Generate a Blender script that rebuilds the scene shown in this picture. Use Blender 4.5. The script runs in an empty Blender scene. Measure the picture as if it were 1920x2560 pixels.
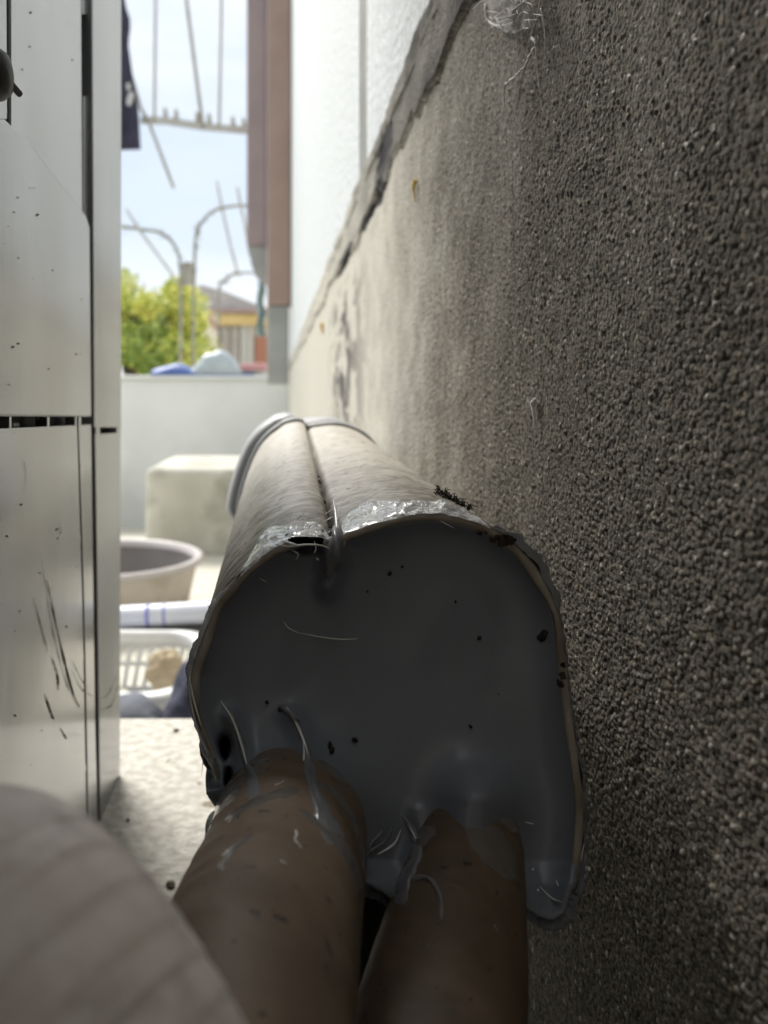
import bpy, bmesh, math, random
import numpy as np
from mathutils import Vector, Matrix
random.seed(7); rng = np.random.default_rng(7)
S = bpy.context.scene
COL = S.collection
R = math.radians
# ------------------------------------------------------------------ camera
FP = 1923.0; VX, VY = 690.0, 1010.0        # focal length in pixels, vanishing point of the alley
CZ = 0.60                                   # eye height over the yard
cam = bpy.data.cameras.new('camera'); camo = bpy.data.objects.new('camera', cam); COL.objects.link(camo)
camo.location = (0, 0, CZ); camo.rotation_euler = (R(90), 0, 0)
cam.sensor_fit = 'HORIZONTAL'; cam.sensor_width = 24.0; cam.lens = 24.0*FP/1920
cam.shift_x = (960-VX)/1920; cam.shift_y = -(1280-VY)/1920
cam.clip_start = 0.004; cam.clip_end = 500
cam.dof.use_dof = True; cam.dof.focus_distance = 0.185; cam.dof.aperture_fstop = 15
S.camera = camo
# ------------------------------------------------------------------ sky, sun, exposure
SUN_EL, SUN_AZ = 52, -30                    # azimuth from +Y (down the alley) towards +X
w = bpy.data.worlds.new('World'); S.world = w; w.use_nodes = True
nt = w.node_tree; nt.nodes.clear()
sky = nt.nodes.new('ShaderNodeTexSky'); sky.sky_type = 'NISHITA'; sky.sun_disc = False
sky.sun_elevation = R(SUN_EL); sky.sun_rotation = R(SUN_AZ); sky.air_density = 1.0; sky.dust_density = 2.0
tc = nt.nodes.new('ShaderNodeTexCoord')
mp = nt.nodes.new('ShaderNodeMapping'); mp.inputs['Scale'].default_value = (1, 1, 3.2)
nz = nt.nodes.new('ShaderNodeTexNoise'); nz.inputs['Scale'].default_value = 2.3; nz.inputs['Detail'].default_value = 6
cr = nt.nodes.new('ShaderNodeValToRGB'); cr.color_ramp.elements[0].position = .38; cr.color_ramp.elements[1].position = .62
cr.color_ramp.elements[0].color = (0, 0, 0, 1); cr.color_ramp.elements[1].color = (1, 1, 1, 1)
mc = nt.nodes.new('ShaderNodeMixRGB'); mc.inputs[1].default_value = (3.3, 4.0, 4.8, 1); mc.inputs[2].default_value = (5.6, 5.7, 5.8, 1)   # grey-blue and white cloud
mx = nt.nodes.new('ShaderNodeMixRGB'); mx.inputs[0].default_value = .92
bg = nt.nodes.new('ShaderNodeBackground'); bg.inputs['Strength'].default_value = 0.05
wo = nt.nodes.new('ShaderNodeOutputWorld')
L = nt.links.new
L(tc.outputs['Generated'], mp.inputs['Vector']); L(mp.outputs[0], nz.inputs['Vector']); L(nz.outputs['Fac'], cr.inputs[0])
sx = nt.nodes.new('ShaderNodeSeparateXYZ'); L(tc.outputs['Generated'], sx.inputs[0])
wv = nt.nodes.new('ShaderNodeMath'); wv.operation = 'MULTIPLY_ADD'; wv.inputs[1].default_value = .35; L(nz.outputs['Fac'], wv.inputs[0]); L(sx.outputs['Z'], wv.inputs[2])
bd = nt.nodes.new('ShaderNodeValToRGB'); e = bd.color_ramp.elements     # bright cloud low down, a grey-blue bank, bright overcast above
e[0].position = .28; e[0].color = (1, 1, 1, 1); e[1].position = .64; e[1].color = (1, 1, 1, 1)
for p_, v_ in ((.36, .55), (.42, .12), (.52, .18)):
    q_ = e.new(p_); q_.color = (v_, v_, v_, 1)
L(wv.outputs[0], bd.inputs[0])
bm_ = nt.nodes.new('ShaderNodeMixRGB'); bm_.inputs[0].default_value = .22; L(bd.outputs[0], bm_.inputs[1]); L(cr.outputs[0], bm_.inputs[2])
L(bm_.outputs[0], mc.inputs[0]); L(mc.outputs[0], mx.inputs[2]); L(sky.outputs[0], mx.inputs[1]); L(mx.outputs[0], bg.inputs[0]); L(bg.outputs[0], wo.inputs[0])
sun = bpy.data.lights.new('sun', 'SUN'); suno = bpy.data.objects.new('sun', sun); COL.objects.link(suno)
sun.energy = 1.5; sun.angle = R(25); sun.color = (1, .96, .9)
sd = Vector((math.sin(R(SUN_AZ))*math.cos(R(SUN_EL)), math.cos(R(SUN_AZ))*math.cos(R(SUN_EL)), math.sin(R(SUN_EL))))
suno.rotation_euler = sd.to_track_quat('Z', 'Y').to_euler()
S.view_settings.view_transform = 'Standard'; S.view_settings.look = 'None'
S.view_settings.exposure = 2.0; S.view_settings.gamma = 1; S.view_settings.use_curve_mapping = False

# ------------------------------------------------------------------ helpers
def P(px, py, d):
    """point of the place seen in direction (px, py) at distance d along the alley"""
    return Vector(((px-VX)/FP*d, d, CZ-(py-VY)/FP*d))
def wloc(o):
    v = Vector((0, 0, 0))
    while o is not None: v = v+o.location; o = o.parent
    return v
def props(o, label=None, cat=None, group=None, kind=None):
    if label: o['label'] = label
    if cat: o['category'] = cat
    if group: o['group'] = group
    if kind: o['kind'] = kind
    return o
def thing(name, loc, label, cat, group=None):
    o = bpy.data.objects.new(name, None); COL.objects.link(o); o.location = loc; o.empty_display_size = .02
    return props(o, label, cat, group)
def mesh(name, V, F, mat, parent=None, smooth=False, kind=None):
    V = [Vector(v) for v in V]
    if parent is not None: off = wloc(parent)
    else:
        xs = [v.x for v in V]; ys = [v.y for v in V]; zs = [v.z for v in V]
        off = Vector(((min(xs)+max(xs))/2, (min(ys)+max(ys))/2, min(zs)))
    me = bpy.data.meshes.new(name); me.from_pydata([tuple(v-off) for v in V], [], F); me.update()
    bm = bmesh.new(); bm.from_mesh(me); bmesh.ops.recalc_face_normals(bm, faces=bm.faces); bm.to_mesh(me); bm.free()
    if smooth: me.polygons.foreach_set('use_smooth', [True]*len(me.polygons))
    me.materials.append(mat)
    o = bpy.data.objects.new(name, me); COL.objects.link(o)
    if parent is not None: o.parent = parent
    else: o.location = off
    if kind: o['kind'] = kind
    return o
def bevel(o, wd, seg=2):
    m = o.modifiers.new('bevel', 'BEVEL'); m.width = wd; m.segments = seg; m.limit_method = 'ANGLE'; m.angle_limit = R(40)
    return o
def box(x0, x1, y0, y1, z0, z1):
    V = [(x, y, z) for z in (z0, z1) for y in (y0, y1) for x in (x0, x1)]
    F = [(0, 1, 3, 2), (4, 6, 7, 5), (0, 4, 5, 1), (2, 3, 7, 6), (0, 2, 6, 4), (1, 5, 7, 3)]
    return V, F
def join(*vf):
    V, F = [], []
    for v, f in vf:
        n = len(V); V += list(v); F += [tuple(i+n for i in q) for q in f]
    return V, F
def catmull(pts, n):
    pts = [np.array(p, float) for p in pts]; out = []
    p = [2*pts[0]-pts[1]]+pts+[2*pts[-1]-pts[-2]]
    for i in range(1, len(p)-2):
        for k in range(n):
            t = k/n
            out.append(.5*((2*p[i])+(-p[i-1]+p[i+1])*t+(2*p[i-1]-5*p[i]+4*p[i+1]-p[i+2])*t*t+(-p[i-1]+3*p[i]-3*p[i+1]+p[i+2])*t**3))
    out.append(pts[-1]); return out
def tube(path, rad, n=12, cap=True, fn=None):
    """path list of xyz, rad list or float; fn(s, a) multiplies radius"""
    path = [Vector(p[:3]) for p in path]; m = len(path)
    rs = rad if hasattr(rad, '__len__') else [rad]*m
    V, F = [], []; up = None; s = 0
    for i in range(m):
        t = (path[min(i+1, m-1)]-path[max(i-1, 0)]).normalized()
        if up is None: up = t.orthogonal().normalized()
        up = (up-t*up.dot(t)).normalized(); b = t.cross(up)
        if i: s += (path[i]-path[i-1]).length
        for k in range(n):
            a = 2*math.pi*k/n; r = rs[i]*(fn(s, a) if fn else 1)
            V.append(path[i]+(up*math.cos(a)+b*math.sin(a))*r)
    for i in range(m-1):
        for k in range(n):
            F.append((i*n+k, i*n+(k+1) % n, (i+1)*n+(k+1) % n, (i+1)*n+k))
    if cap: F.append(tuple(range(n))[::-1]); F.append(tuple((m-1)*n+k for k in range(n)))
    return V, F
def vnoise(x, y, seed=0):
    """2-D value noise in 0..1 on numpy arrays"""
    xi = np.floor(x).astype(np.int64); yi = np.floor(y).astype(np.int64); fx = x-xi; fy = y-yi
    fx = fx*fx*(3-2*fx); fy = fy*fy*(3-2*fy)
    def h(a, b):
        n = (a*374761393+b*668265263+seed*1442695041) & 0x7fffffff
        n = ((n ^ (n >> 13))*1274126177) & 0x7fffffff
        return ((n ^ (n >> 16)) & 0xffff)/65535.0
    return (h(xi, yi)*(1-fx)+h(xi+1, yi)*fx)*(1-fy)+(h(xi, yi+1)*(1-fx)+h(xi+1, yi+1)*fx)*fy
def vn(x, y, seed=0): return float(vnoise(np.array([x]), np.array([y]), seed)[0])

# ------------------------------------------------------------------ materials
def mat(name, c1, c2=None, scale=10, rough=.6, bump=0, bscale=None, bdist=.001, metal=0, stretch=(1, 1, 1), spec=.5,
        specks=None, sscale=300, sthr=.72, detail=6, coat=0, trans=0, sss=0, alpha=1, lo=.35, hi=.65, c3=None, c3scale=3):
    m = bpy.data.materials.new(name); m.use_nodes = True; n = m.node_tree; N = n.nodes; Lk = n.links.new
    b = N['Principled BSDF']
    b.inputs['Roughness'].default_value = rough; b.inputs['Metallic'].default_value = metal
    b.inputs['Specular IOR Level'].default_value = spec; b.inputs['Coat Weight'].default_value = coat
    b.inputs['Coat Roughness'].default_value = .08
    b.inputs['Transmission Weight'].default_value = trans; b.inputs['Alpha'].default_value = alpha
    if sss: b.inputs['Subsurface Weight'].default_value = sss; b.inputs['Subsurface Scale'].default_value = .01
    t = N.new('ShaderNodeTexCoord'); mpn = N.new('ShaderNodeMapping'); mpn.inputs['Scale'].default_value = stretch
    Lk(t.outputs['Object'], mpn.inputs['Vector'])
    nz = N.new('ShaderNodeTexNoise'); nz.inputs['Scale'].default_value = scale; nz.inputs['Detail'].default_value = detail
    Lk(mpn.outputs[0], nz.inputs['Vector'])
    cr = N.new('ShaderNodeValToRGB'); cr.color_ramp.elements[0].position = lo; cr.color_ramp.elements[1].position = hi
    cr.color_ramp.elements[0].color = (*c1, 1); cr.color_ramp.elements[1].color = (*(c2 or c1), 1)
    Lk(nz.outputs['Fac'], cr.inputs[0]); out = cr.outputs[0]
    if c3:
        nz3 = N.new('ShaderNodeTexNoise'); nz3.inputs['Scale'].default_value = c3scale; nz3.inputs['Detail'].default_value = 8
        Lk(mpn.outputs[0], nz3.inputs['Vector'])
        r3 = N.new('ShaderNodeMapRange'); r3.inputs[1].default_value = .52; r3.inputs[2].default_value = .7; Lk(nz3.outputs['Fac'], r3.inputs[0])
        m3 = N.new('ShaderNodeMixRGB'); m3.inputs[2].default_value = (*c3, 1); Lk(r3.outputs[0], m3.inputs[0]); Lk(out, m3.inputs[1]); out = m3.outputs[0]
    if specks:
        vo = N.new('ShaderNodeTexNoise'); vo.inputs['Scale'].default_value = sscale; vo.inputs['Detail'].default_value = 2
        Lk(mpn.outputs[0], vo.inputs['Vector'])
        r = N.new('ShaderNodeMapRange'); r.inputs[1].default_value = sthr; r.inputs[2].default_value = sthr+.03
        Lk(vo.outputs['Fac'], r.inputs[0])
        m2 = N.new('ShaderNodeMixRGB'); m2.inputs[2].default_value = (*specks, 1); Lk(r.outputs[0], m2.inputs[0]); Lk(out, m2.inputs[1]); out = m2.outputs[0]
    Lk(out, b.inputs['Base Color'])
    if bump:
        bn = N.new('ShaderNodeTexNoise'); bn.inputs['Scale'].default_value = bscale or scale; bn.inputs['Detail'].default_value = 5
        Lk(mpn.outputs[0], bn.inputs['Vector'])
        bp = N.new('ShaderNodeBump'); bp.inputs['Strength'].default_value = bump; bp.inputs['Distance'].default_value = bdist
        Lk(bn.outputs['Fac'], bp.inputs['Height']); Lk(bp.outputs[0], b.inputs['Normal'])
    m['b'] = 1
    return m
M = {}
M['metal'] = mat('painted sheet metal', (.25, .262, .27), (.33, .34, .345), 22, .21, .2, 30, .0012, metal=.5, stretch=(1, 1, .45), specks=(.10, .09, .08), sscale=380, sthr=.715, coat=.2,
                 c3=(.19, .185, .17), c3scale=9)
M['metal_dark'] = mat('dark cavity metal', (.03, .03, .035), (.05, .05, .05), 20, .7)
M['rubber'] = mat('black rubber', (.02, .02, .022), (.035, .035, .035), 60, .5, .2, 200)
M['slab'] = mat('cast concrete slab', (.38, .365, .325), (.56, .54, .49), 160, .9, .8, 420, .0016, specks=(.22, .19, .14), sscale=70, sthr=.68, detail=8)
M['yard'] = mat('pale yard concrete', (.50, .48, .40), (.62, .60, .52), 6, .9, .4, 60, .004)
M['garden_wall'] = mat('pale render', (.72, .74, .73), (.80, .82, .81), 3, .9, .3, 40, .003, c3=(.60, .61, .59), c3scale=2)
M['block'] = mat('weathered concrete', (.44, .43, .37), (.60, .59, .52), 5, .9, .4, 50, .004, c3=(.28, .27, .22), c3scale=7)
M['siding'] = mat('white siding', (.56, .60, .62), (.72, .75, .77), 240, .8, 1.0, 260, .006, stretch=(1, 1, .6), detail=8)
M['joint'] = mat('grey joint sealant', (.17, .17, .16), (.22, .22, .21), 30, .7)
M['brown'] = mat('brown painted steel', (.30, .21, .175), (.34, .245, .205), 8, .45)
M['mauve'] = mat('mauve brown steel', (.26, .205, .21), (.30, .235, .235), 8, .45)
M['greypost'] = mat('grey concrete post', (.30, .31, .30), (.40, .41, .40), 6, .8)
M['tape'] = mat('beige vinyl tape', (.15, .105, .07), (.215, .155, .108), 60, .6, .25, 500, .0004, c3=(.125, .088, .062), c3scale=45, specks=(.05, .035, .03), sscale=420, sthr=.67, coat=.04)
M['tape_dark'] = mat('brown aged vinyl tape', (.115, .076, .05), (.17, .12, .082), 50, .6, .25, 500, .0004, c3=(.095, .066, .046), c3scale=45, specks=(.05, .04, .03), sscale=420, sthr=.68, coat=.04)
M['tape_pale'] = mat('pale vinyl tape', (.66, .57, .53), (.84, .78, .74), 90, .5, .3, 200, .0008, c3=(.52, .45, .42), c3scale=160)  # lightened albedo stands in for light reaching the front pipe
M['silicone'] = mat('cured silicone', (.16, .178, .218), (.215, .235, .278), 12, .45, .1, 60, .001, coat=.25, specks=(.03, .03, .03), sscale=240, sthr=.76)
M['clear'] = mat('clear glossy silicone', (.74, .76, .78), (.88, .9, .92), 200, .07, .9, 500, .0015, trans=.3, coat=.6)
M['fold'] = mat('milky silicone fold', (.24, .25, .27), (.32, .33, .35), 60, .32, .15, 200, .0006, coat=.3, trans=.3)
M['thread'] = mat('silicone string', (.86, .86, .85), None, 30, .25, coat=.4)
M['rim'] = mat('cut plastic edge', (.26, .225, .185), (.38, .34, .285), 120, .6, .4, 500, .0006, c3=(.2, .16, .12), c3scale=90)
M['white_pl'] = mat('white plastic', (.66, .67, .67), (.74, .75, .75), 20, .4)
M['elbow'] = mat('pale grey plastic', (.40, .41, .42), (.46, .47, .48), 20, .4)
M['tub_in'] = mat('tub inside', (.17, .155, .15), (.22, .20, .19), 9, .5)
M['tub_out'] = mat('tub outside', (.50, .44, .36), (.62, .56, .50), 9, .5, c3=(.42, .36, .28), c3scale=12)
M['tub_rim'] = mat('tub rim', (.50, .46, .45), (.58, .55, .54), 9, .35)
M['navy'] = mat('navy cloth', (.028, .03, .055), (.05, .05, .08), 14, .9, .5, 60, .01)
M['white_print'] = mat('white print', (.5, .5, .5), None, 5, .8)
M['cloth_dark'] = mat('charcoal cloth', (.05, .055, .07), (.13, .14, .17), 14, .9, .5, 120, .004)
M['rod'] = mat('grey wire', (.32, .31, .26), (.42, .4, .34), 14, .6)
M['barplastic'] = mat('pale plastic bar', (.42, .42, .40), (.5, .5, .48), 14, .6)
M['iron'] = mat('weathered iron', (.20, .20, .17), (.32, .32, .28), 14, .7)
M['vine'] = mat('dry vine', (.20, .19, .15), (.30, .29, .22), 14, .9)
M['board'] = mat('old board', (.26, .25, .21), (.34, .33, .29), 9, .9)
M['leaf1'] = mat('yellow green leaf', (.56, .60, .12), (.72, .68, .16), 3, .6)
M['leaf2'] = mat('green leaf', (.24, .35, .08), (.38, .48, .10), 3, .6)
M['bark'] = mat('bark', (.10, .08, .06), (.16, .13, .10), 9, .9, .5)
M['cream'] = mat('cream wall', (.68, .62, .48), (.76, .70, .56), 2, .9)
M['roof'] = mat('grey brown roof', (.34, .32, .32), (.42, .39, .39), 3, .8)
M['tile'] = mat('red brown tile', (.40, .25, .20), (.50, .34, .29), 3, .7)
M['ochre'] = mat('ochre fascia', (.55, .40, .16), (.6, .46, .2), 2, .7)
M['shutter'] = mat('grey shutter', (.34, .31, .31), (.4, .38, .38), 2, .6)
M['curtain'] = mat('pale curtain', (.52, .55, .58), (.62, .64, .66), 6, .8)
M['brick'] = mat('orange brick', (.42, .19, .12), (.48, .24, .17), 4, .8)
M['glass'] = mat('dark window', (.12, .14, .17), None, 2, .15)
M['blue'] = mat('blue sheet', (.07, .13, .36), (.10, .18, .44), 8, .5, .5, 20, .01)
M['bag'] = mat('clear plastic bag', (.50, .58, .62), (.64, .72, .75), 9, .3, .6, 30, .01, trans=.25)
M['pink'] = mat('pink plastic', (.52, .26, .27), (.6, .32, .32), 8, .5)
M['teal'] = mat('teal net', (.26, .38, .40), (.36, .48, .50), 14, .8, .5, 60, .01)
M['dirt'] = mat('black dirt', (.015, .012, .010), (.05, .04, .032), 200, 1, .8, 600, .001)
M['stone'] = mat('grey stone', (.10, .09, .07), (.18, .16, .13), 300, .9, .6, 600, .001)
M['web'] = mat('cobweb', (.55, .53, .50), (.7, .68, .65), 300, .6, alpha=.8)
M['webthin'] = mat('cobweb veil', (.5, .48, .46), (.65, .63, .60), 500, .7, alpha=.35)
M['yellow'] = mat('yellow straw', (.55, .36, .06), (.6, .42, .1), 100, .8)
M['scratch'] = mat('brown scrape', (.16, .135, .10), (.30, .27, .22), 600, .8)
M['print_blue'] = mat('blue print', (.10, .12, .50), (.2, .22, .6), 8, .4)
M['dark_grey'] = mat('dark grey strip', (.06, .06, .06), (.09, .09, .085), 8, .5)
M['tubepl'] = mat('white film', (.58, .61, .72), (.72, .74, .80), 16, .3, stretch=(1, 3, 3), c3=(.46, .5, .76), c3scale=8)

def plinth_material():
    m = bpy.data.materials.new('sandy cement render'); m.use_nodes = True; n = m.node_tree; N = n.nodes; Lk = n.links.new
    b = N['Principled BSDF']; b.inputs['Roughness'].default_value = .9; b.inputs['Specular IOR Level'].default_value = .2
    a = N.new('ShaderNodeAttribute'); a.attribute_name = 'grain'
    rg = N.new('ShaderNodeMapRange'); rg.inputs[1].default_value = .93; rg.inputs[2].default_value = .99; rg.inputs[3].default_value = .9; rg.inputs[4].default_value = .28
    Lk(a.outputs['Fac'], rg.inputs[0]); Lk(rg.outputs[0], b.inputs['Roughness'])
    d = N.new('ShaderNodeAttribute'); d.attribute_name = 'dirt'
    p = N.new('ShaderNodeAttribute'); p.attribute_name = 'pale'
    cr = N.new('ShaderNodeValToRGB'); e = cr.color_ramp.elements
    e[0].position = 0; e[0].color = (.10, .095, .082, 1); e[1].position = 1; e[1].color = (.50, .48, .43, 1)
    for pos, c in ((.2, (.175, .165, .142)), (.5, (.245, .232, .202)), (.7, (.25, .215, .175)), (.88, (.38, .365, .325))):
        q = e.new(pos); q.color = (*c, 1)
    Lk(a.outputs['Fac'], cr.inputs[0])
    t = N.new('ShaderNodeTexCoord'); nz = N.new('ShaderNodeTexNoise'); nz.inputs['Scale'].default_value = 9; nz.inputs['Detail'].default_value = 7
    mpn = N.new('ShaderNodeMapping'); mpn.inputs['Scale'].default_value = (1, 1, .35); Lk(t.outputs['Object'], mpn.inputs[0]); Lk(mpn.outputs[0], nz.inputs['Vector'])
    ov = N.new('ShaderNodeMixRGB'); ov.blend_type = 'MULTIPLY'; ov.inputs[0].default_value = .6
    r2 = N.new('ShaderNodeValToRGB'); r2.color_ramp.elements[0].position = .35; r2.color_ramp.elements[1].position = .65
    r2.color_ramp.elements[0].color = (.60, .58, .54, 1); r2.color_ramp.elements[1].color = (1.1, 1.1, 1.08, 1)
    Lk(nz.outputs['Fac'], r2.inputs[0]); Lk(cr.outputs[0], ov.inputs[1]); Lk(r2.outputs[0], ov.inputs[2])
    pm = N.new('ShaderNodeMixRGB'); pm.inputs[2].default_value = (.52, .50, .44, 1); Lk(p.outputs['Fac'], pm.inputs[0]); Lk(ov.outputs[0], pm.inputs[1])  # pale mix carries the painted light and the white patch
    dm = N.new('ShaderNodeMixRGB'); dm.inputs[2].default_value = (.035, .032, .034, 1); Lk(d.outputs['Fac'], dm.inputs[0]); Lk(pm.outputs[0], dm.inputs[1])
    Lk(dm.outputs[0], b.inputs['Base Color'])
    hf = N.new('ShaderNodeTexNoise'); hf.inputs['Scale'].default_value = 1100; hf.inputs['Detail'].default_value = 3; Lk(t.outputs['Object'], hf.inputs['Vector'])
    hr = N.new('ShaderNodeMapRange'); hr.inputs[1].default_value = .3; hr.inputs[2].default_value = .7; hr.inputs[3].default_value = .65; hr.inputs[4].default_value = 1.7; Lk(hf.outputs['Fac'], hr.inputs[0])
    hm = N.new('ShaderNodeVectorMath'); hm.operation = 'SCALE'; Lk(dm.outputs[0], hm.inputs[0]); Lk(hr.outputs[0], hm.inputs['Scale']); Lk(hm.outputs[0], b.inputs['Base Color'])
    fn = N.new('ShaderNodeTexNoise'); fn.inputs['Scale'].default_value = 2200; fn.inputs['Detail'].default_value = 3; Lk(t.outputs['Object'], fn.inputs['Vector'])
    bp = N.new('ShaderNodeBump'); bp.inputs['Strength'].default_value = .7; bp.inputs['Distance'].default_value = .0004
    Lk(fn.outputs['Fac'], bp.inputs['Height']); Lk(bp.outputs[0], b.inputs['Normal'])
    return m
M['plinth'] = plinth_material()

def duct_material():
    m = bpy.data.materials.new('dusty ivory duct plastic'); m.use_nodes = True; n = m.node_tree; N = n.nodes; Lk = n.links.new
    b = N['Principled BSDF']; t = N.new('ShaderNodeTexCoord')
    near = N.new('ShaderNodeAttribute'); near.attribute_name = 'near'; seam = N.new('ShaderNodeAttribute'); seam.attribute_name = 'seam'
    ring = N.new('ShaderNodeMapping'); ring.inputs['Scale'].default_value = (1, 1.7, 1.0); Lk(t.outputs['Object'], ring.inputs[0])
    n1 = N.new('ShaderNodeTexNoise'); n1.inputs['Scale'].default_value = 75; n1.inputs['Detail'].default_value = 9; n1.inputs['Roughness'].default_value = .7
    n1.inputs['Distortion'].default_value = 1.1; Lk(ring.outputs[0], n1.inputs['Vector'])
    n2 = N.new('ShaderNodeTexNoise'); n2.inputs['Scale'].default_value = 900; n2.inputs['Detail'].default_value = 4
    mp2 = N.new('ShaderNodeMapping'); mp2.inputs['Scale'].default_value = (.35, 1.6, .7); Lk(t.outputs['Object'], mp2.inputs[0]); Lk(mp2.outputs[0], n2.inputs['Vector'])
    # dust colour deepens towards the cut end
    ad = N.new('ShaderNodeMath'); ad.operation = 'MULTIPLY_ADD'; ad.inputs[1].default_value = .44; Lk(near.outputs['Fac'], ad.inputs[0]); Lk(n1.outputs['Fac'], ad.inputs[2])
    a2 = N.new('ShaderNodeMath'); a2.operation = 'MULTIPLY_ADD'; a2.inputs[1].default_value = .6; Lk(n2.outputs['Fac'], a2.inputs[0]); Lk(ad.outputs[0], a2.inputs[2])
    r = N.new('ShaderNodeMapRange'); r.inputs[1].default_value = .82; r.inputs[2].default_value = 1.16; Lk(a2.outputs[0], r.inputs[0])
    c = N.new('ShaderNodeMixRGB'); c.inputs[1].default_value = (.55, .515, .45, 1); c.inputs[2].default_value = (.13, .112, .09, 1); Lk(r.outputs[0], c.inputs[0])
    sn = N.new('ShaderNodeTexNoise'); sn.inputs['Scale'].default_value = 330; sn.inputs['Detail'].default_value = 2; Lk(t.outputs['Object'], sn.inputs['Vector'])
    sr = N.new('ShaderNodeMapRange'); sr.inputs[1].default_value = .68; sr.inputs[2].default_value = .70; Lk(sn.outputs['Fac'], sr.inputs[0])
    c2 = N.new('ShaderNodeMixRGB'); c2.inputs[2].default_value = (.035, .03, .025, 1); Lk(sr.outputs[0], c2.inputs[0]); Lk(c.outputs[0], c2.inputs[1])
    c3 = N.new('ShaderNodeMixRGB'); c3.inputs[2].default_value = (.03, .025, .02, 1); Lk(seam.outputs['Fac'], c3.inputs[0]); Lk(c2.outputs[0], c3.inputs[1])
    Lk(c3.outputs[0], b.inputs['Base Color'])
    b.inputs['Roughness'].default_value = .42
    bp = N.new('ShaderNodeBump'); bp.inputs['Strength'].default_value = .5; bp.inputs['Distance'].default_value = .0006
    Lk(a2.outputs[0], bp.inputs['Height']); Lk(bp.outputs[0], b.inputs['Normal'])
    return m
M['duct'] = duct_material()

# ------------------------------------------------------------------ ground
SLZ = CZ-.205
GZ = CZ-.48
V, F = [], []
ys = [-3, .3, 1, 2.5, 3.7, 30, 400]; gz = [GZ, GZ, GZ, GZ-.01, GZ-.11, GZ-.6, GZ-1.5]
for y, z in zip(ys, gz):
    for x in (-400, -3, -.5, .3, 400): V.append((x, y, z))
for i in range(len(ys)-1):
    for k in range(4): F.append((i*5+k, i*5+k+1, (i+1)*5+k+1, (i+1)*5+k))
g = mesh('ground', V, F, M['yard']); props(g, kind='structure')
o = mesh('concrete_slab', *box(-1.1, .079, -.745, .506, GZ-.05, SLZ), M['slab']); props(o, kind='structure'); bevel(o, .006, 3)

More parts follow.
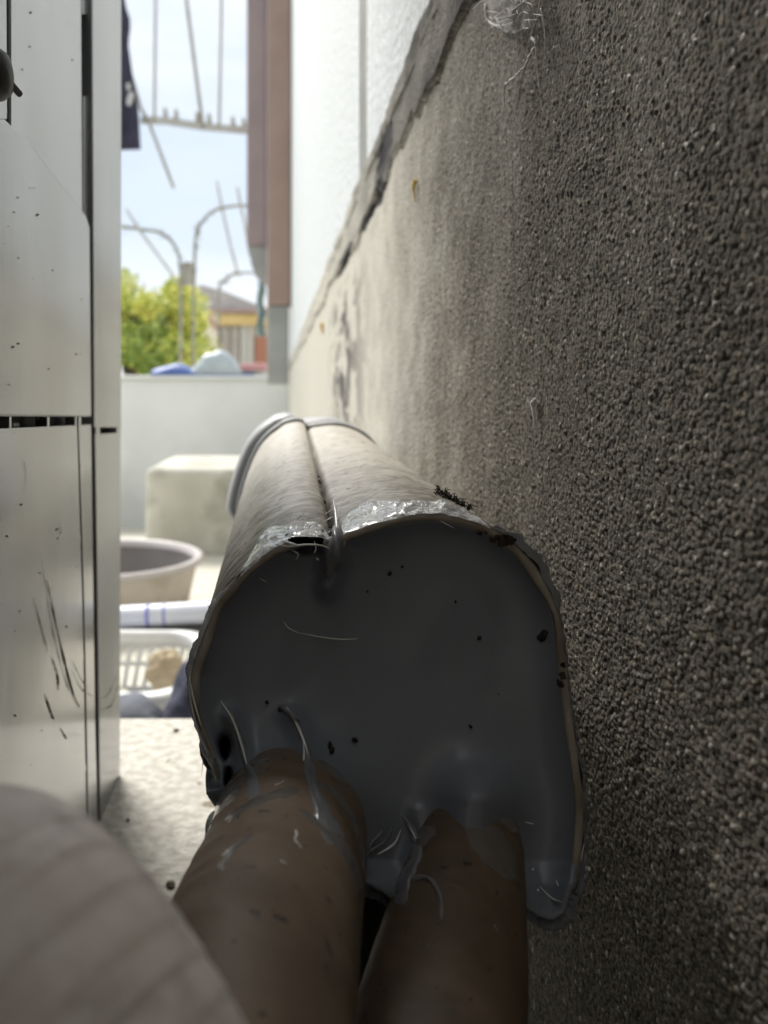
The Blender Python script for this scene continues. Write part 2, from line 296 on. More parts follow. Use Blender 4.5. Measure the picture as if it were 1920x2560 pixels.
# ------------------------------------------------------------------ house wall on the right
XW = lambda y: .075-.004*y
hw = thing('house_wall', (.10, 1.2, GZ), 'house wall with dark sandy grey cement base and bright white siding above, right beside the pipe duct', 'wall')
Zt = .187                                    # top of the cement base above the eye
def plinth():
    nc, nr = 800, 1050
    px = np.linspace(2010, 716, nc)
    # plane x = .075-.004y seen at px -> distance
    Y = .075/((px-VX)/FP+.004); Y = np.clip(Y, .05, 3.62)
    lo = np.maximum(-.50, -(2700-VY)/FP*Y*1.05); hi = np.minimum(Zt, (VY+90)/FP*Y*1.1)
    T = np.linspace(0, 1, nr)[:, None]
    Z = lo[None, :]+(hi-lo)[None, :]*T; YY = np.broadcast_to(Y[None, :], Z.shape)
    def cells(sp, seed):
        u = YY/sp; v = Z/sp; iu = np.floor(u).astype(np.int64); iv = np.floor(v).astype(np.int64)
        best = np.full(Z.shape, 9.0); gid = np.zeros(Z.shape); rr = np.ones(Z.shape)
        for du in (-1, 0, 1):
            for dv in (-1, 0, 1):
                a = iu+du; b = iv+dv
                def h(s):
                    q = (a*73856093 ^ b*19349663 ^ ((seed+s)*83492791)) & 0x7fffffff
                    q = ((q ^ (q >> 15))*2246822519) & 0x7fffffff
                    return ((q ^ (q >> 13)) & 0xffff)/65535.0
                cx = a+h(1); cy = b+h(2); dd = np.hypot(u-cx, v-cy); k = h(3)
                m = dd < best; best = np.where(m, dd, best); gid = np.where(m, k, gid); rr = np.where(m, h(4), rr)
        return best, gid, rr
    d1, g1, r1 = cells(.00105, 3); d2, g2, r2 = cells(.0022, 11)
    patch = vnoise(YY*45, Z*30, 5)
    ht = np.clip(1-(d1/.80)**2, 0, 1)**.6*(.4+.6*r1)*.00050*(.6+.5*patch)
    big = (r2 > .90)*np.sqrt(np.clip(1-(d2/.34)**2, 0, 1)); ht = np.maximum(ht, big*.00065)
    gid = np.where(big > .2, .35+.65*g2, g1*.8)
    gid = np.where(d1 > .68, gid*.5, gid); gid = np.where(r1 > .975, 1.0, gid)
    ht += (vnoise(YY*200, Z*120, 4)-.5)*.0004+(vnoise(YY*30, Z*18, 3)-.5)*.0018
    # the plaster smooths out further along the wall
    sm = np.clip((YY-.36)/.22, 0, 1)
    edge = vnoise(YY*60, Z*60, 9)
    gid = gid*(1-.75*sm)+.5*.75*sm
    pale = np.clip((YY-.29+.16*(edge-.5)+.10*(vnoise(YY*700, Z*500, 12)-.5))/.30, 0, 1)*.75  # stronger light further along the wall, painted into the colour
    ht *= 1-.55*sm
    dirt = np.zeros(Z.shape)
    # ragged band and crack under the ledge
    zc = .150+.009*(vnoise(YY*9, YY*0, 21)-.5)*2+.010*(vnoise(YY*34, YY*0, 22)-.5)+.004*(vnoise(YY*110, Z*90, 27)-.5)
    wob = .0005+.0013*vnoise(YY*25, YY*0, 23)
    ck = np.clip(1-np.abs(Z-zc)/wob, 0, 1)*((vnoise(YY*12, YY*0+3, 24) > .38) | (YY > .55))*(YY > .27)
    ht -= ck*.0024; dirt = np.maximum(dirt, ck*1.2)
    above = (Z > zc+.002)
    ht += np.where(above, .0022, 0)
    dirt = np.maximum(dirt, np.where(above, np.clip(.95-(YY-.3)*1.1, 0.12, .8)*(.45+.6*vnoise(YY*30, Z*60, 25)), 0))  # ledge band darkened, strongest at the near end
    ht += np.where(Z > Zt-.012, (vnoise(YY*28, Z*90, 28)+.4*vnoise(YY*110, Z*200, 29)-.5)*.0030, 0)
    # holes in the ledge; their inner shade is painted as dark colour
    for (yy, zz, ry, rz) in ((.508, .164, .040, .0150), (.540, .148, .034, .0075), (.60, .146, .05, .004), (.80, .148, .10, .006)):
        hdist = np.hypot((YY-yy)/ry, (Z-zz)/rz)+.5*(vnoise(YY*120, Z*200, 31)-.5)
        hl = np.clip(1.25-hdist, 0, 1); ht -= hl*.0028; dirt = np.maximum(dirt, np.clip(hl*3, 0, 1))
    dirt = np.maximum(dirt, np.clip(.75-np.abs(Z-zc)/.014, 0, 1)*.7*(YY > .5)*vnoise(YY*18, Z*90, 26))
    # mould streak
    md = np.clip(1.3-np.abs(YY-.82)/.19, 0, 1)*np.clip((.6*vnoise(YY*34, Z*45, 33)+.4*vnoise(YY*90, Z*150, 34)-.40)*5, 0, 1)*np.clip((.135-Z)/.03, 0, 1)*np.clip((Z+.04)/.03, 0, 1)
    dirt = np.maximum(dirt, md*.85)
    dirt = np.maximum(dirt, .5*np.clip(.004-(Z+.205), 0, .004)/.004)
    wp = (np.hypot((YY-.80)/.035, (Z+.006)/.012) < .9)
    pale = np.where(wp, 1.6, pale)
    X = .075-.004*YY-ht
    n = nr*nc
    co = np.empty((n, 3), np.float32); off = np.array(hw.location)
    co[:, 0] = X.ravel()-off[0]; co[:, 1] = YY.ravel()-off[1]; co[:, 2] = (Z+CZ).ravel()-off[2]
    i = np.arange(nr-1)[:, None]*nc+np.arange(nc-1)[None, :]
    q = np.stack([i, i+nc, i+nc+1, i+1], -1).reshape(-1, 4)
    me = bpy.data.meshes.new('cement_base'); me.vertices.add(n); me.vertices.foreach_set('co', co.ravel())
    me.loops.add(q.size); me.loops.foreach_set('vertex_index', q.ravel().astype(np.int32))
    me.polygons.add(len(q)); me.polygons.foreach_set('loop_start', np.arange(0, q.size, 4, dtype=np.int32))
    me.polygons.foreach_set('use_smooth', np.ones(len(q), bool))
    me.update(calc_edges=True)
    for nm, arr in (('grain', gid), ('dirt', dirt), ('pale', pale)):
        at = me.attributes.new(nm, 'FLOAT', 'POINT'); at.data.foreach_set('value', np.clip(arr, 0, 1.0).ravel().astype(np.float32))
    me.materials.append(M['plinth'])
    ob = bpy.data.objects.new('cement_base', me); COL.objects.link(ob); ob.parent = hw
plinth()
M['core'] = mat('rough cement core', (.20, .175, .14), (.36, .33, .28), 700, .9, 1, 900, .001)
def wallslab(name, y0, y1, z0, z1, out, m, thick=.12):
    V = []
    for z in (z0, z1):
        for y in (y0, y1):
            V += [(XW(y)-out, y, z), (XW(y)-out+thick, y, z)]
    F = [(0, 1, 3, 2), (4, 6, 7, 5), (0, 4, 5, 1), (2, 3, 7, 6), (0, 2, 6, 4), (1, 5, 7, 3)]
    return mesh(name, V, F, m, hw)
wallslab('wall_core', -.75, 3.6, GZ-.1, CZ+Zt-.002, -.0042, M['core'])
YJ = .635
wallslab('siding_panel', -.75, YJ-.026, CZ+Zt, CZ+2.6, .0006, M['siding'])
wallslab('siding_panel', YJ+.026, 3.5, CZ+Zt, CZ+2.6, .0006, M['siding'])
wallslab('siding_joint', YJ-.026, YJ+.026, CZ+Zt+.0, CZ+2.6, .0, M['joint'])
mesh('unseen_light_block', *box(-1.6, .3, -.90, -.75, GZ-.1, CZ+2.6), M['core'], hw)  # unseen wall added behind the camera to keep light off the near end
mesh('shade_overhang', *box(-1.6, .3, .15, 1.0, CZ+1.25, CZ+1.35), M['siding'], hw)  # overhang added out of view to shade the near wall

# ------------------------------------------------------------------ air conditioner on the left
ac = thing('air_conditioner', (-.3, .2, SLZ), 'dusty off-white metal casing of an outdoor air conditioner at the left, scraped low down', 'air conditioner')
PA = (-.0547, -.0853); PB = (-.0862, 0.0)     # planes x = a + b*y
def ray(px, py, pl, out=0):
    a, b = pl; a = a+out; d = a/((px-VX)/FP-b); return P(px, py, d)
def panel(name, poly, pl, m, out=0, thick=.006, parent=ac, bv=.0006):
    fr = [ray(x, y, pl, out) for x, y in poly]; bk = [v+Vector((-thick, 0, 0)) for v in fr]; n = len(poly)
    F = [tuple(range(n)), tuple(range(2*n-1, n-1, -1))]+[(i, (i+1) % n, n+(i+1) % n, n+i) for i in range(n)]
    return bevel(mesh(name, fr+bk, F, m, parent), bv)
# body behind the skins
V = []
for z in (SLZ+.004, CZ+.33):
    V += [(-.0547-.0060, 0-.0, z), (-.0547-.0853*.345-.0060, .345, z), (-.0960, .35, z), (-.0960, .425, z), (-.42, .425, z), (-.42, -.16, z), (-.048, -.16, z)]
n = 7; mesh('casing', V, [tuple(range(n))[::-1], tuple(range(n, 2*n))]+[(i, (i+1) % n, n+(i+1) % n, n+i) for i in range(n)], M['metal_dark'], ac)
XL = -3500
panel('upper_panel', [(27, -500), (200, -500), (203, 40), (206, 540), (27, 330)], PA, M['metal'], 0, .005)
panel('upper_panel', [(XL, -500), (15, -500), (19, 300), (XL, 300)], PA, M['metal'], 0, .005)
panel('service_cover', [(XL, 298), (14, 298), (70, 352), (215, 538), (224, 566), (228, 1042), (XL, 1030)], PA, M['metal'], .0040, .0065)
panel('lower_panel', [(XL, 1080), (0, 1070), (193, 1062), (206, 1500), (219, 2160), (XL, 2160)], PA, M['metal'], .0012, .005)
panel('edge_strip', [(197, 1062), (228, 1060), (238, 1800), (247, 2150), (224, 2160), (210, 1500)], PA, M['metal'], .0012, .005)
for y in (1345, 1640, 1920):
    xx = 193+(y-1062)*.0237+3; panel('bridge', [(xx-4, y-9), (xx+6, y-9), (xx+6, y+9), (xx-4, y+9)], PA, M['metal'], .0008, .004, bv=.0002)
for x, wd in ((26, 3), (121, 3), (190, 2), (200, 3), (-60, 4)):
    panel('bridge', [(x-wd, 1032), (x+wd, 1032), (x+wd, 1076), (x-wd, 1076)], PA, M['metal'], .0010, .004, bv=.0002)
panel('bracket', [(XL, 1050), (-30, 1050), (17, 1056), (17, 1070), (XL, 1072)], PA, M['elbow'], -.003, .002)
panel('bracket', [(33, 1056), (50, 1056), (50, 1070), (33, 1070)], PA, M['elbow'], -.003, .002)
# corner post
panel('corner_post', [(228, -500), (304, -500), (303, 1069), (236, 1069)], PB, M['metal'], 0, .09)
panel('corner_post', [(238, 1085), (302, 1081), (300, 1960), (252, 2120)], PB, M['metal'], 0, .09)
for x in (245, 297): panel('bridge', [(x-5, 1066), (x+5, 1066), (x+5, 1088), (x-5, 1088)], PB, M['metal'], -.0004, .01, bv=.0002)
panel('backing', [(205, -500), (226, -500), (228, 36), (205, 36)], PA, M['metal'], -.003, .002, bv=.0002)
panel('backing', [(208, 240), (228, 240), (234, 1040), (210, 1040)], PA, M['metal'], -.003, .002, bv=.0002)
# round rubber plug at the left edge
c = ray(-34, 185, PA, .004)
V, F = tube([c+Vector((t, 0, 0)) for t in (-.006, .0, .003, .0048, .0055)], [.0062, .0062, .0058, .0045, .002], 28)
pl = mesh('rubber_plug', V, F, M['rubber'], ac, True)
V, F = tube([c+Vector((.0045, .002, -.001)), c+Vector((.005, .0075, -.0015))], .0008, 8); mesh('slit', V, F, M['metal_dark'], pl)
def scratch(pts, wd, pl=PA, out=.00145):
    pts = catmull(pts, 6); V, F = [], []; n = len(pts)
    for i, p in enumerate(pts):
        q = pts[min(i+1, n-1)]-pts[max(i-1, 0)]; q = q/np.hypot(*q); ww = wd*(.2+.8*math.sin(math.pi*(i+.5)/n))*(.25+.75*random.random())
        V += [ray(p[0]-q[1]*ww, p[1]+q[0]*ww, pl, out), ray(p[0]+q[1]*ww, p[1]-q[0]*ww, pl, out)]
        if i: F.append((2*i-2, 2*i-1, 2*i+1, 2*i))
    mesh('scratch', V, F, M['scratch'], ac)
for pts, wd in (([(105, 1400), (130, 1560), (165, 1700), (198, 1770)], 1.6), ([(118, 1450), (150, 1600), (180, 1720), (200, 1768)], 3.4),
                ([(84, 1490), (105, 1570), (120, 1630)], 1.5), ([(130, 1640), (145, 1690), (147, 1725)], 2.6), ([(113, 1735), (130, 1785), (137, 1800)], 3.0),
                ([(152, 1820), (162, 1838), (168, 1848)], 3.2), ([(182, 1650), (205, 1700), (228, 1722)], 1.0), ([(180, 1672), (205, 1722), (236, 1742)], 1.1),
                ([(60, 1150), (66, 1190), (62, 1230)], .8), ([(150, 1300), (153, 1330), (149, 1335)], 1.0)):
    scratch(pts, wd)
for pts in ([(248, 1745), (270, 1738), (292, 1690)], [(252, 1775), (280, 1762), (296, 1710)]): scratch(pts, 1.2, PB, .0003)
for k in range(46):
    x = random.uniform(5, 215); y = random.uniform(30, 2000); r = random.choice((1.2, 1.6, 2.2, 3.2))
    scratch([(x, y-r), (x+random.uniform(-r, r), y), (x+random.uniform(-r, r), y+r)], r*.9, PA, .0042 if 300+x < y < 1035 else (.0002 if y < 1035 else .0014))

# ------------------------------------------------------------------ the duct with its sealed end
duct = thing('pipe_duct', P(900, 1800, .2), 'ivory dusty plastic pipe duct along the wall, its cut end plugged with grey silicone', 'pipe duct')
near = [(839, 1366), (852, 1338), (887, 1324), (932, 1311), (980, 1297), (1016, 1289), (1083, 1284), (1132, 1289), (1182, 1303), (1225, 1318), (1281, 1356), (1326, 1400), (1360, 1450),
        (1386, 1505), (1404, 1560), (1412, 1631), (1418, 1700), (1430, 1790), (1442, 1875), (1451, 1940), (1459, 2011), (1457, 2089), (1449, 2170), (1436, 2222), (1395, 2215), (1330, 2190),
        (1200, 2150), (900, 2130), (680, 2130), (575, 2060), (555, 2010), (545, 1960), (530, 1905), (505, 1840), (484, 1775), (475, 1705), (482, 1660), (507, 1592), (525, 1540), (540, 1507),
        (570, 1468), (600, 1438), (631, 1411), (661, 1384), (700, 1360), (735, 1347), (770, 1340), (805, 1342), (826, 1352)]
NEARD = lambda py: .172-.016*(py-1300)/950
# far outline, matching correspondences (resampled by arc length inside the same sections)
far_keys = {0: (768, 1068), 6: (852, 1064), 10: (925, 1103), 16: (968, 1200), 24: (960, 1360), 28: (700, 1360), 31: (612, 1300), 35: (604, 1240), 41: (648, 1118), 46: (715, 1058), 48: (758, 1056)}
DF = .42
ks = sorted(far_keys); far = [None]*len(near)
for a, b in zip(ks, ks[1:]+[ks[0]+len(near)]):
    pa = np.array(far_keys[a]); pb = np.array(far_keys[b % len(near)]); 
    for i in range(a, b):
        t = (i-a)/(b-a); far[i % len(near)] = pa+(pb-pa)*t
# round the far ring: push mid points outward
cen = np.array([790, 1220])
keys3 = catmull([far_keys[k] for k in ks]+[far_keys[0]], 8)
for j, (a, b) in enumerate(zip(ks, ks[1:]+[ks[0]+len(near)])):
    for i in range(a, b):
        t = (i-a)/(b-a)*8; k0 = int(t); seg = keys3[j*8+k0]*(1-(t-k0))+keys3[min(j*8+k0+1, len(keys3)-1)]*(t-k0); far[i % len(near)] = seg
def closed_sub(pts, n=4):
    pts = [np.array(p, float) for p in pts]; m = len(pts); out = []
    for i in range(m):
        p0, p1, p2, p3 = pts[i-1], pts[i], pts[(i+1) % m], pts[(i+2) % m]
        for k in range(n):
            t = k/n; out.append(.5*((2*p1)+(-p0+p2)*t+(2*p0-5*p1+4*p2-p3)*t*t+(-p0+3*p1-3*p2+p3)*t**3))
    return out
SUB = 5
nearS = closed_sub(near, SUB); farS = closed_sub(far, SUB); NP = len(nearS)
def near3(p, dd=0): return P(p[0], p[1], NEARD(p[1])+dd)
def inset(pts, w):
    out = []; m = len(pts)
    for i in range(m):
        t = pts[(i+1) % m]-pts[i-1]; t = t/np.hypot(*t); out.append(pts[i]+np.array([-t[1], t[0]])*w)
    return out
NR = 130; V, F, A1, A2 = [], [], [], []
for r in range(NR):
    t = (r/(NR-1))**1.6
    for i in range(NP):
        a = near3(nearS[i]); b = P(farS[i][0], farS[i][1], DF); v = a.lerp(b, t)
        # small ripples of the moulded plastic
        nrm = Vector((nearS[i][0]-960, 0, -(nearS[i][1]-1800))).normalized()
        v += nrm*(.00012*math.sin(t*260+vn(i*.08, t*20)*4)*math.exp(-t*3)+.0005*(vn(i*.15, t*25, 3)-.5))
        dseam = min(i, NP-i)
        if r > 0:
            v += Vector((0, 0, -.0022*math.exp(-(dseam/2.2)**2)*(1-.4*t)))
        if t < .04: v += nrm*(.0006*(vn(i*.5, 2, 8)-.5))*(1-t/.04)
        V.append(v); A1.append(math.exp(-t/.22)); A2.append(min(1, 1.15*math.exp(-(dseam/(1.4))**2)*(.35+.9*vn(t*60, 3, 4))))
for r in range(NR-1):
    for i in range(NP):
        if (r/(NR-1))**1.6 < .10 and nearS[i][1] > 2040 and 560 < nearS[i][0] < 1425: continue
        F.append((r*NP+i, r*NP+(i+1) % NP, (r+1)*NP+(i+1) % NP, (r+1)*NP+i))
sh = mesh('duct_shell', V, F, M['duct'], duct, True)
for nm, arr in (('near', A1), ('seam', A2)):
    at = sh.data.attributes.new(nm, 'FLOAT', 'POINT'); at.data.foreach_set('value', arr)
# rim of the cut and inner wall
ins = inset(nearS, 19); V, F = [], []
for i in range(NP):
    wv = .7+.7*vn(i*.12, 0, 6)
    p = nearS[i]; q = p+(ins[i]-p)*wv
    jit = .0004*(vn(i*.4, 1, 7)-.5)
    V += [near3(p, 0), near3(p+(q-p)*.15, -.0004+jit), near3(p+(q-p)*.85, -.0004+jit), near3(q, .0004), near3(q+(q-p)*.1, .006)]
for i in range(NP):
    if nearS[i][1] > 2120 and 556 < nearS[i][0] < 1434: continue
    for k in range(4): F.append((i*5+k, ((i+1) % NP)*5+k, ((i+1) % NP)*5+k+1, i*5+k+1))
mesh('cut_rim', V, F, M['rim'], duct, True)
# silicone filling
def inpoly(X, Y, poly):
    c = np.zeros(X.shape, bool); n = len(poly)
    for i in range(n):
        x1, y1 = poly[i]; x2, y2 = poly[i-1]
        cond = (y1 > Y) != (y2 > Y)
        with np.errstate(divide='ignore', invalid='ignore'): c ^= cond & (X < (x2-x1)*(Y-y1)/(y2-y1+1e-12)+x1)
    return c
def distpoly(X, Y, poly):
    D = np.full(X.shape, 1e9); n = len(poly)
    for i in range(n):
        a = np.array(poly[i], float); b = np.array(poly[i-1], float); ab = b-a; l2 = (ab**2).sum()+1e-9
        t = np.clip(((X-a[0])*ab[0]+(Y-a[1])*ab[1])/l2, 0, 1); D = np.minimum(D, np.hypot(X-a[0]-t*ab[0], Y-a[1]-t*ab[1]))
    return D
P1 = [(775, 1880, .205), (745, 1975, .182), (722, 2080, .156), (700, 2200, .138), (640, 2400, .113), (575, 2660, .094), (520, 3000, .08), (470, 3500, .068)]
P2 = [(1200, 1900, .20), (1192, 1990, .176), (1178, 2110, .162), (1152, 2250, .150), (1128, 2400, .140), (1095, 2600, .129), (1060, 2900, .115), (1030, 3400, .10)]
silp = [tuple(p) for p in inset(nearS, 9)]
iA = min(range(NP), key=lambda i: np.hypot(nearS[i][0]-1449, nearS[i][1]-2170)); iB = min(range(NP), key=lambda i: np.hypot(nearS[i][0]-555, nearS[i][1]-2010))
tail = [(1438, 2200), (1424, 2240), (1412, 2283), (1380, 2302), (1345, 2290), (1312, 2267), (1280, 2290), (1180, 2330), (1060, 2350), (1006, 2330), (996, 2275), (970, 2240), (925, 2212), (880, 2190), (760, 2200), (640, 2150), (566, 2070)]
silp = silp[:iA+1]+tail+silp[iB:]
step = 4.2
gx = np.arange(468, 1470, step); gy = np.arange(1275, 2360, step); GX, GY = np.meshgrid(gx, gy)
inside = inpoly(GX, GY, silp); D = distpoly(GX, GY, silp)
def lined(X, Y, pts):
    Dm = np.full(X.shape, 1e9)
    for a, b in zip(pts[:-1], pts[1:]):
        a = np.array(a[:2], float); b = np.array(b[:2], float); ab = b-a; t = np.clip(((X-a[0])*ab[0]+(Y-a[1])*ab[1])/(ab@ab), 0, 1)
        Dm = np.minimum(Dm, np.hypot(X-a[0]-t*ab[0], Y-a[1]-t*ab[1]))
    return Dm
dep = .172-.016*(GY-1300)/950
rec = .0045*(1-np.exp(-np.maximum(D-12, 0)/45.0))+.0018*np.clip(1-D/12, 0, 1)*0
rec += .0010*(vnoise(GX/190, GY/190, 41)-.5)+.0002*(vnoise(GX/50, GY/50, 42)-.5)
rec += .0015*np.exp(-((GX-980)**2+(GY-1650)**2)/(2*220**2))
d1_ = lined(GX, GY, [(748, 2010), (722, 2100), (700, 2200)]); d2_ = lined(GX, GY, [(1192, 2010), (1178, 2110), (1152, 2250)])
rec -= .013*np.exp(-(np.maximum(d1_-40, 0)/120.0)**2)
rec = np.where(GY > 2150, rec-.0022*np.clip((GY-2150)/60, 0, 1), rec)
rec -= .011*np.exp(-(np.maximum(d2_-10, 0)/80.0)**2)
ridges = [([(575, 1790), (598, 1850), (615, 1920), (632, 1980)], 24, .0026), ([(730, 1790), (758, 1850), (775, 1930), (800, 2010)], 26, .0030),
          ([(1040, 2030), (1048, 2090), (1020, 2150)], 22, .0012),
          ([(830, 1360), (836, 1410), (820, 1470)], 26, .004)]
for pts, wd, hgt in ridges: rec -= hgt*np.exp(-(lined(GX, GY, catmull(pts, 6))/wd)**2)
# pocket and rubbed dirt under the notch
nt_ = np.exp(-(((GX-765)/48)**2+((GY-1362)/18)**2)); rec += .006*nt_
rec += .006*np.exp(-(((GX-562)/14)**2+((GY-1865)/26)**2))+.006*np.exp(-(((GX-570)/9)**2+((GY-1950)/26)**2))
dep = dep+rec
dep = np.where((D < 10) & (GY < 2180), np.minimum(dep, (.172-.016*(GY-1300)/950)+.001), dep)
idx = -np.ones(GX.shape, int); V = []; mask = inside | (D < step*.8)
dirtv = []
for j in range(GX.shape[0]):
    for i in range(GX.shape[1]):
        if mask[j, i]:
            idx[j, i] = len(V); V.append(P(GX[j, i], GY[j, i], dep[j, i]))
F = []
for j in range(GX.shape[0]-1):
    for i in range(GX.shape[1]-1):
        q = (idx[j, i], idx[j, i+1], idx[j+1, i+1], idx[j+1, i])
        if min(q) >= 0: F.append(q)
used = sorted({i for f in F for i in f}); rem = {u: k for k, u in enumerate(used)}; V = [V[u] for u in used]; F = [tuple(rem[i] for i in f) for f in F]
so = mesh('silicone_seal', V, F, M['silicone'], duct, True)
sm = so.modifiers.new('thickness', 'SOLIDIFY'); sm.thickness = .004; sm.offset = 0
# make sure thickness goes backwards
so.modifiers['thickness'].offset = -1 if so.data.polygons[0].normal.y < 0 else 1
def surf(px, py):
    i = int(round((px-gx[0])/step)); j = int(round((py-gy[0])/step)); i = max(0, min(len(gx)-1, i)); j = max(0, min(len(gy)-1, j)); return dep[j, i]
# black discs painting the shade of open pockets in the seal
def blobdisc(name, cx, cy, rx, ry, m, dd=-.0002, parent=duct, rot=0, seed=0):
    V = []; n = 16; c_, s_ = math.cos(rot), math.sin(rot)
    for k in range(n):
        a = 2*math.pi*k/n; q = .7+.55*vn(k*.7, seed, 50); x = rx*math.cos(a)*q; y = ry*math.sin(a)*q; X = cx+x*c_-y*s_; Y = cy+x*s_+y*c_
        V.append(P(X, Y, surf(X, Y)+dd-.0002))
    for v in list(V): V.append(v+Vector((0, .0006, 0)))
    V.append(P(cx, cy, surf(cx, cy)+dd-.0006)); F = [(k, (k+1) % n, 2*n) for k in range(n)]+[(k, (k+1) % n, n+(k+1) % n, n+k) for k in range(n)]
    mesh(name, V, F, m, parent, True)
M['hole_shade'] = mat('black pocket shade', (.004, .004, .004), None, 10, 1, spec=0)  # flat black that paints the shade inside the pockets
blobdisc('pocket_shade', 562, 1867, 14, 27, M['hole_shade'], -.0015, seed=1); blobdisc('pocket_shade', 571, 1952, 10, 27, M['hole_shade'], -.0015, seed=2)
blobdisc('pocket_shade', 765, 1354, 46, 13, M['hole_shade'], -.0035, seed=3)
for (x, y, r) in ((975, 1435, 5), (1006, 1418, 3), (1140, 1505, 3), (1199, 1595, 5), (700, 1775, 6), (888, 1852, 6), (825, 1862, 6), (830, 1878, 7), (668, 1757, 4), (1177, 1818, 4), (740, 2065, 0), (1405, 1685, 6), (1402, 1710, 9), (1357, 1590, 13)):
    if r: blobdisc('dirt_speck', x, y, r*1.2, r*.8, M['dirt'], -.0003, rot=random.random()*3, seed=x)
V, F = [], []
def lumps(cx, cy, rx, ry, n, rr, dfun, yy=0):
    parts = []
    for k in range(n):
        a = random.random()*6.28; q = math.sqrt(random.random()); x = cx+rx*q*math.cos(a); y = cy+ry*q*math.sin(a); r = rr*random.uniform(.5, 1.2)
        c = P(x, y, dfun(x, y)); vs = []; 
        for u in range(3):
            for v in range(5):
                th = math.pi*(u+1)/4; ph = 2*math.pi*v/5+u
                vs.append(c+Vector((math.sin(th)*math.cos(ph), math.cos(th)*.8, math.sin(th)*math.sin(ph)))*r*random.uniform(.7, 1.3))
        fs = [(u*5+v, u*5+(v+1) % 5, (u+1)*5+(v+1) % 5, (u+1)*5+v) for u in range(2) for v in range(5)]+[(0, 1, 2, 3, 4), (14, 13, 12, 11, 10)]
        parts.append((vs, fs))
    return join(*parts)
V, F = join(lumps(1258, 1350, 28, 12, 26, .0007, lambda x, y: .1705), lumps(1205, 1332, 12, 5, 8, .0005, lambda x, y: .1705), lumps(1408, 1690, 5, 34, 9, .0005, lambda x, y: .164), lumps(560, 1990, 3, 22, 6, .0005, lambda x, y: .159))
mesh('dirt_crust', V, F, M['dirt'], duct, kind='stuff')
# clear glossy sealant smeared over the edge
def smear(i0, i1, w0, t0, seed, height=.0012, m='clear', off=0.0):
    """a lumpy skin over the outer surface from the cut backwards; w0 metres wide"""
    V, F = [], []; nn = i1-i0; mrow = 22
    for a in range(nn+1):
        i = (i0+a) % NP; e = math.sin(math.pi*a/nn)**.5
        wd = w0*(.35+1.0*vn(a*.10, seed, 60))*e
        base = near3(nearS[i]); f = P(farS[i][0], farS[i][1], DF); dr = (f-base).normalized()
        nrm = Vector((nearS[i][0]-960, 0, -(nearS[i][1]-1800))).normalized()
        for b in range(mrow+1):
            s = b/mrow; hh = height*(math.sin(math.pi*min(1, s*1.0+.02))**.5)*e*(.25+1.2*vn(a*.35, s*6+seed, 61))*(.5+vn(a*.9, s*16, 62))
            V.append(base+dr*(off-.0005+s*wd)+nrm*(hh-.0003*(1 if b in (0, mrow) else 0)))
    for a in range(nn):
        for b in range(mrow): q = a*(mrow+1)+b; F.append((q, q+1, q+mrow+2, q+mrow+1))
    mesh('clear_sealant', V, F, M[m], duct, True)
def I(x, y): return min(range(NP), key=lambda i: np.hypot(nearS[i][0]-x, nearS[i][1]-y))
smear(I(600, 1438), I(826, 1352), .020, 0, 1, .0009)
smear(I(852, 1338), I(1225, 1318), .022, 0, 5, .0014)
smear(I(1225, 1318), I(1404, 1560), .007, 0, 9, .0020, 'fold')
smear(I(530, 1905), I(570, 1468), .006, 0, 13, .0009)
smear(I(555, 2010), I(475, 1705), .004, 0, 17, .0010)
def strand(pts, r, m='thread', name='silicone_strand', parent=duct):
    path = catmull(pts, 8); n = len(path)
    V, F = tube([P(*p) for p in path], [r*(.25+.75*math.sin(math.pi*(i+.4)/(n+.3))) for i in range(n)], 6); mesh(name, V, F, M[m], parent, True)
S_ = lambda x, y, o=-.0006: (x, y, surf(x, y)+o)
for pts, r in (([S_(648, 1445), S_(668, 1456)], .0001), ([S_(708, 1552), S_(722, 1570), S_(748, 1583)], .00012), ([S_(748, 1582), S_(800, 1592), S_(850, 1598), S_(895, 1597)], .00016),
               ([S_(552, 1752), S_(582, 1800, -.0008), S_(603, 1860, -.001), S_(618, 1915, -.001)], .00028), ([S_(716, 1765), S_(742, 1810, -.0008), S_(764, 1868, -.001), S_(776, 1925, -.001)], .00034), ([S_(755, 1835), S_(760, 1880, -.001), S_(756, 1935, -.001)], .0002),  # long pale strands paint milky highlight lines along the folds
               ([S_(1002, 2075), S_(985, 2110, -.0008), S_(945, 2136)], .00025), ([S_(1020, 2060), S_(1042, 2105, -.0008), S_(1044, 2145), S_(1015, 2185)], .00022), ([S_(1100, 1302, -.001), S_(1135, 1320)], .0001), ([S_(1312, 2055), S_(1335, 2060)], .00015), ([S_(1390, 2200), S_(1396, 2216)], .00018),
               ([S_(1348, 2215), S_(1380, 2245), S_(1405, 2255)], .00014), ([S_(1330, 2170), S_(1334, 2176)], .0003), ([S_(1343, 2222), S_(1347, 2228)], .00025)):
    strand(pts, r)
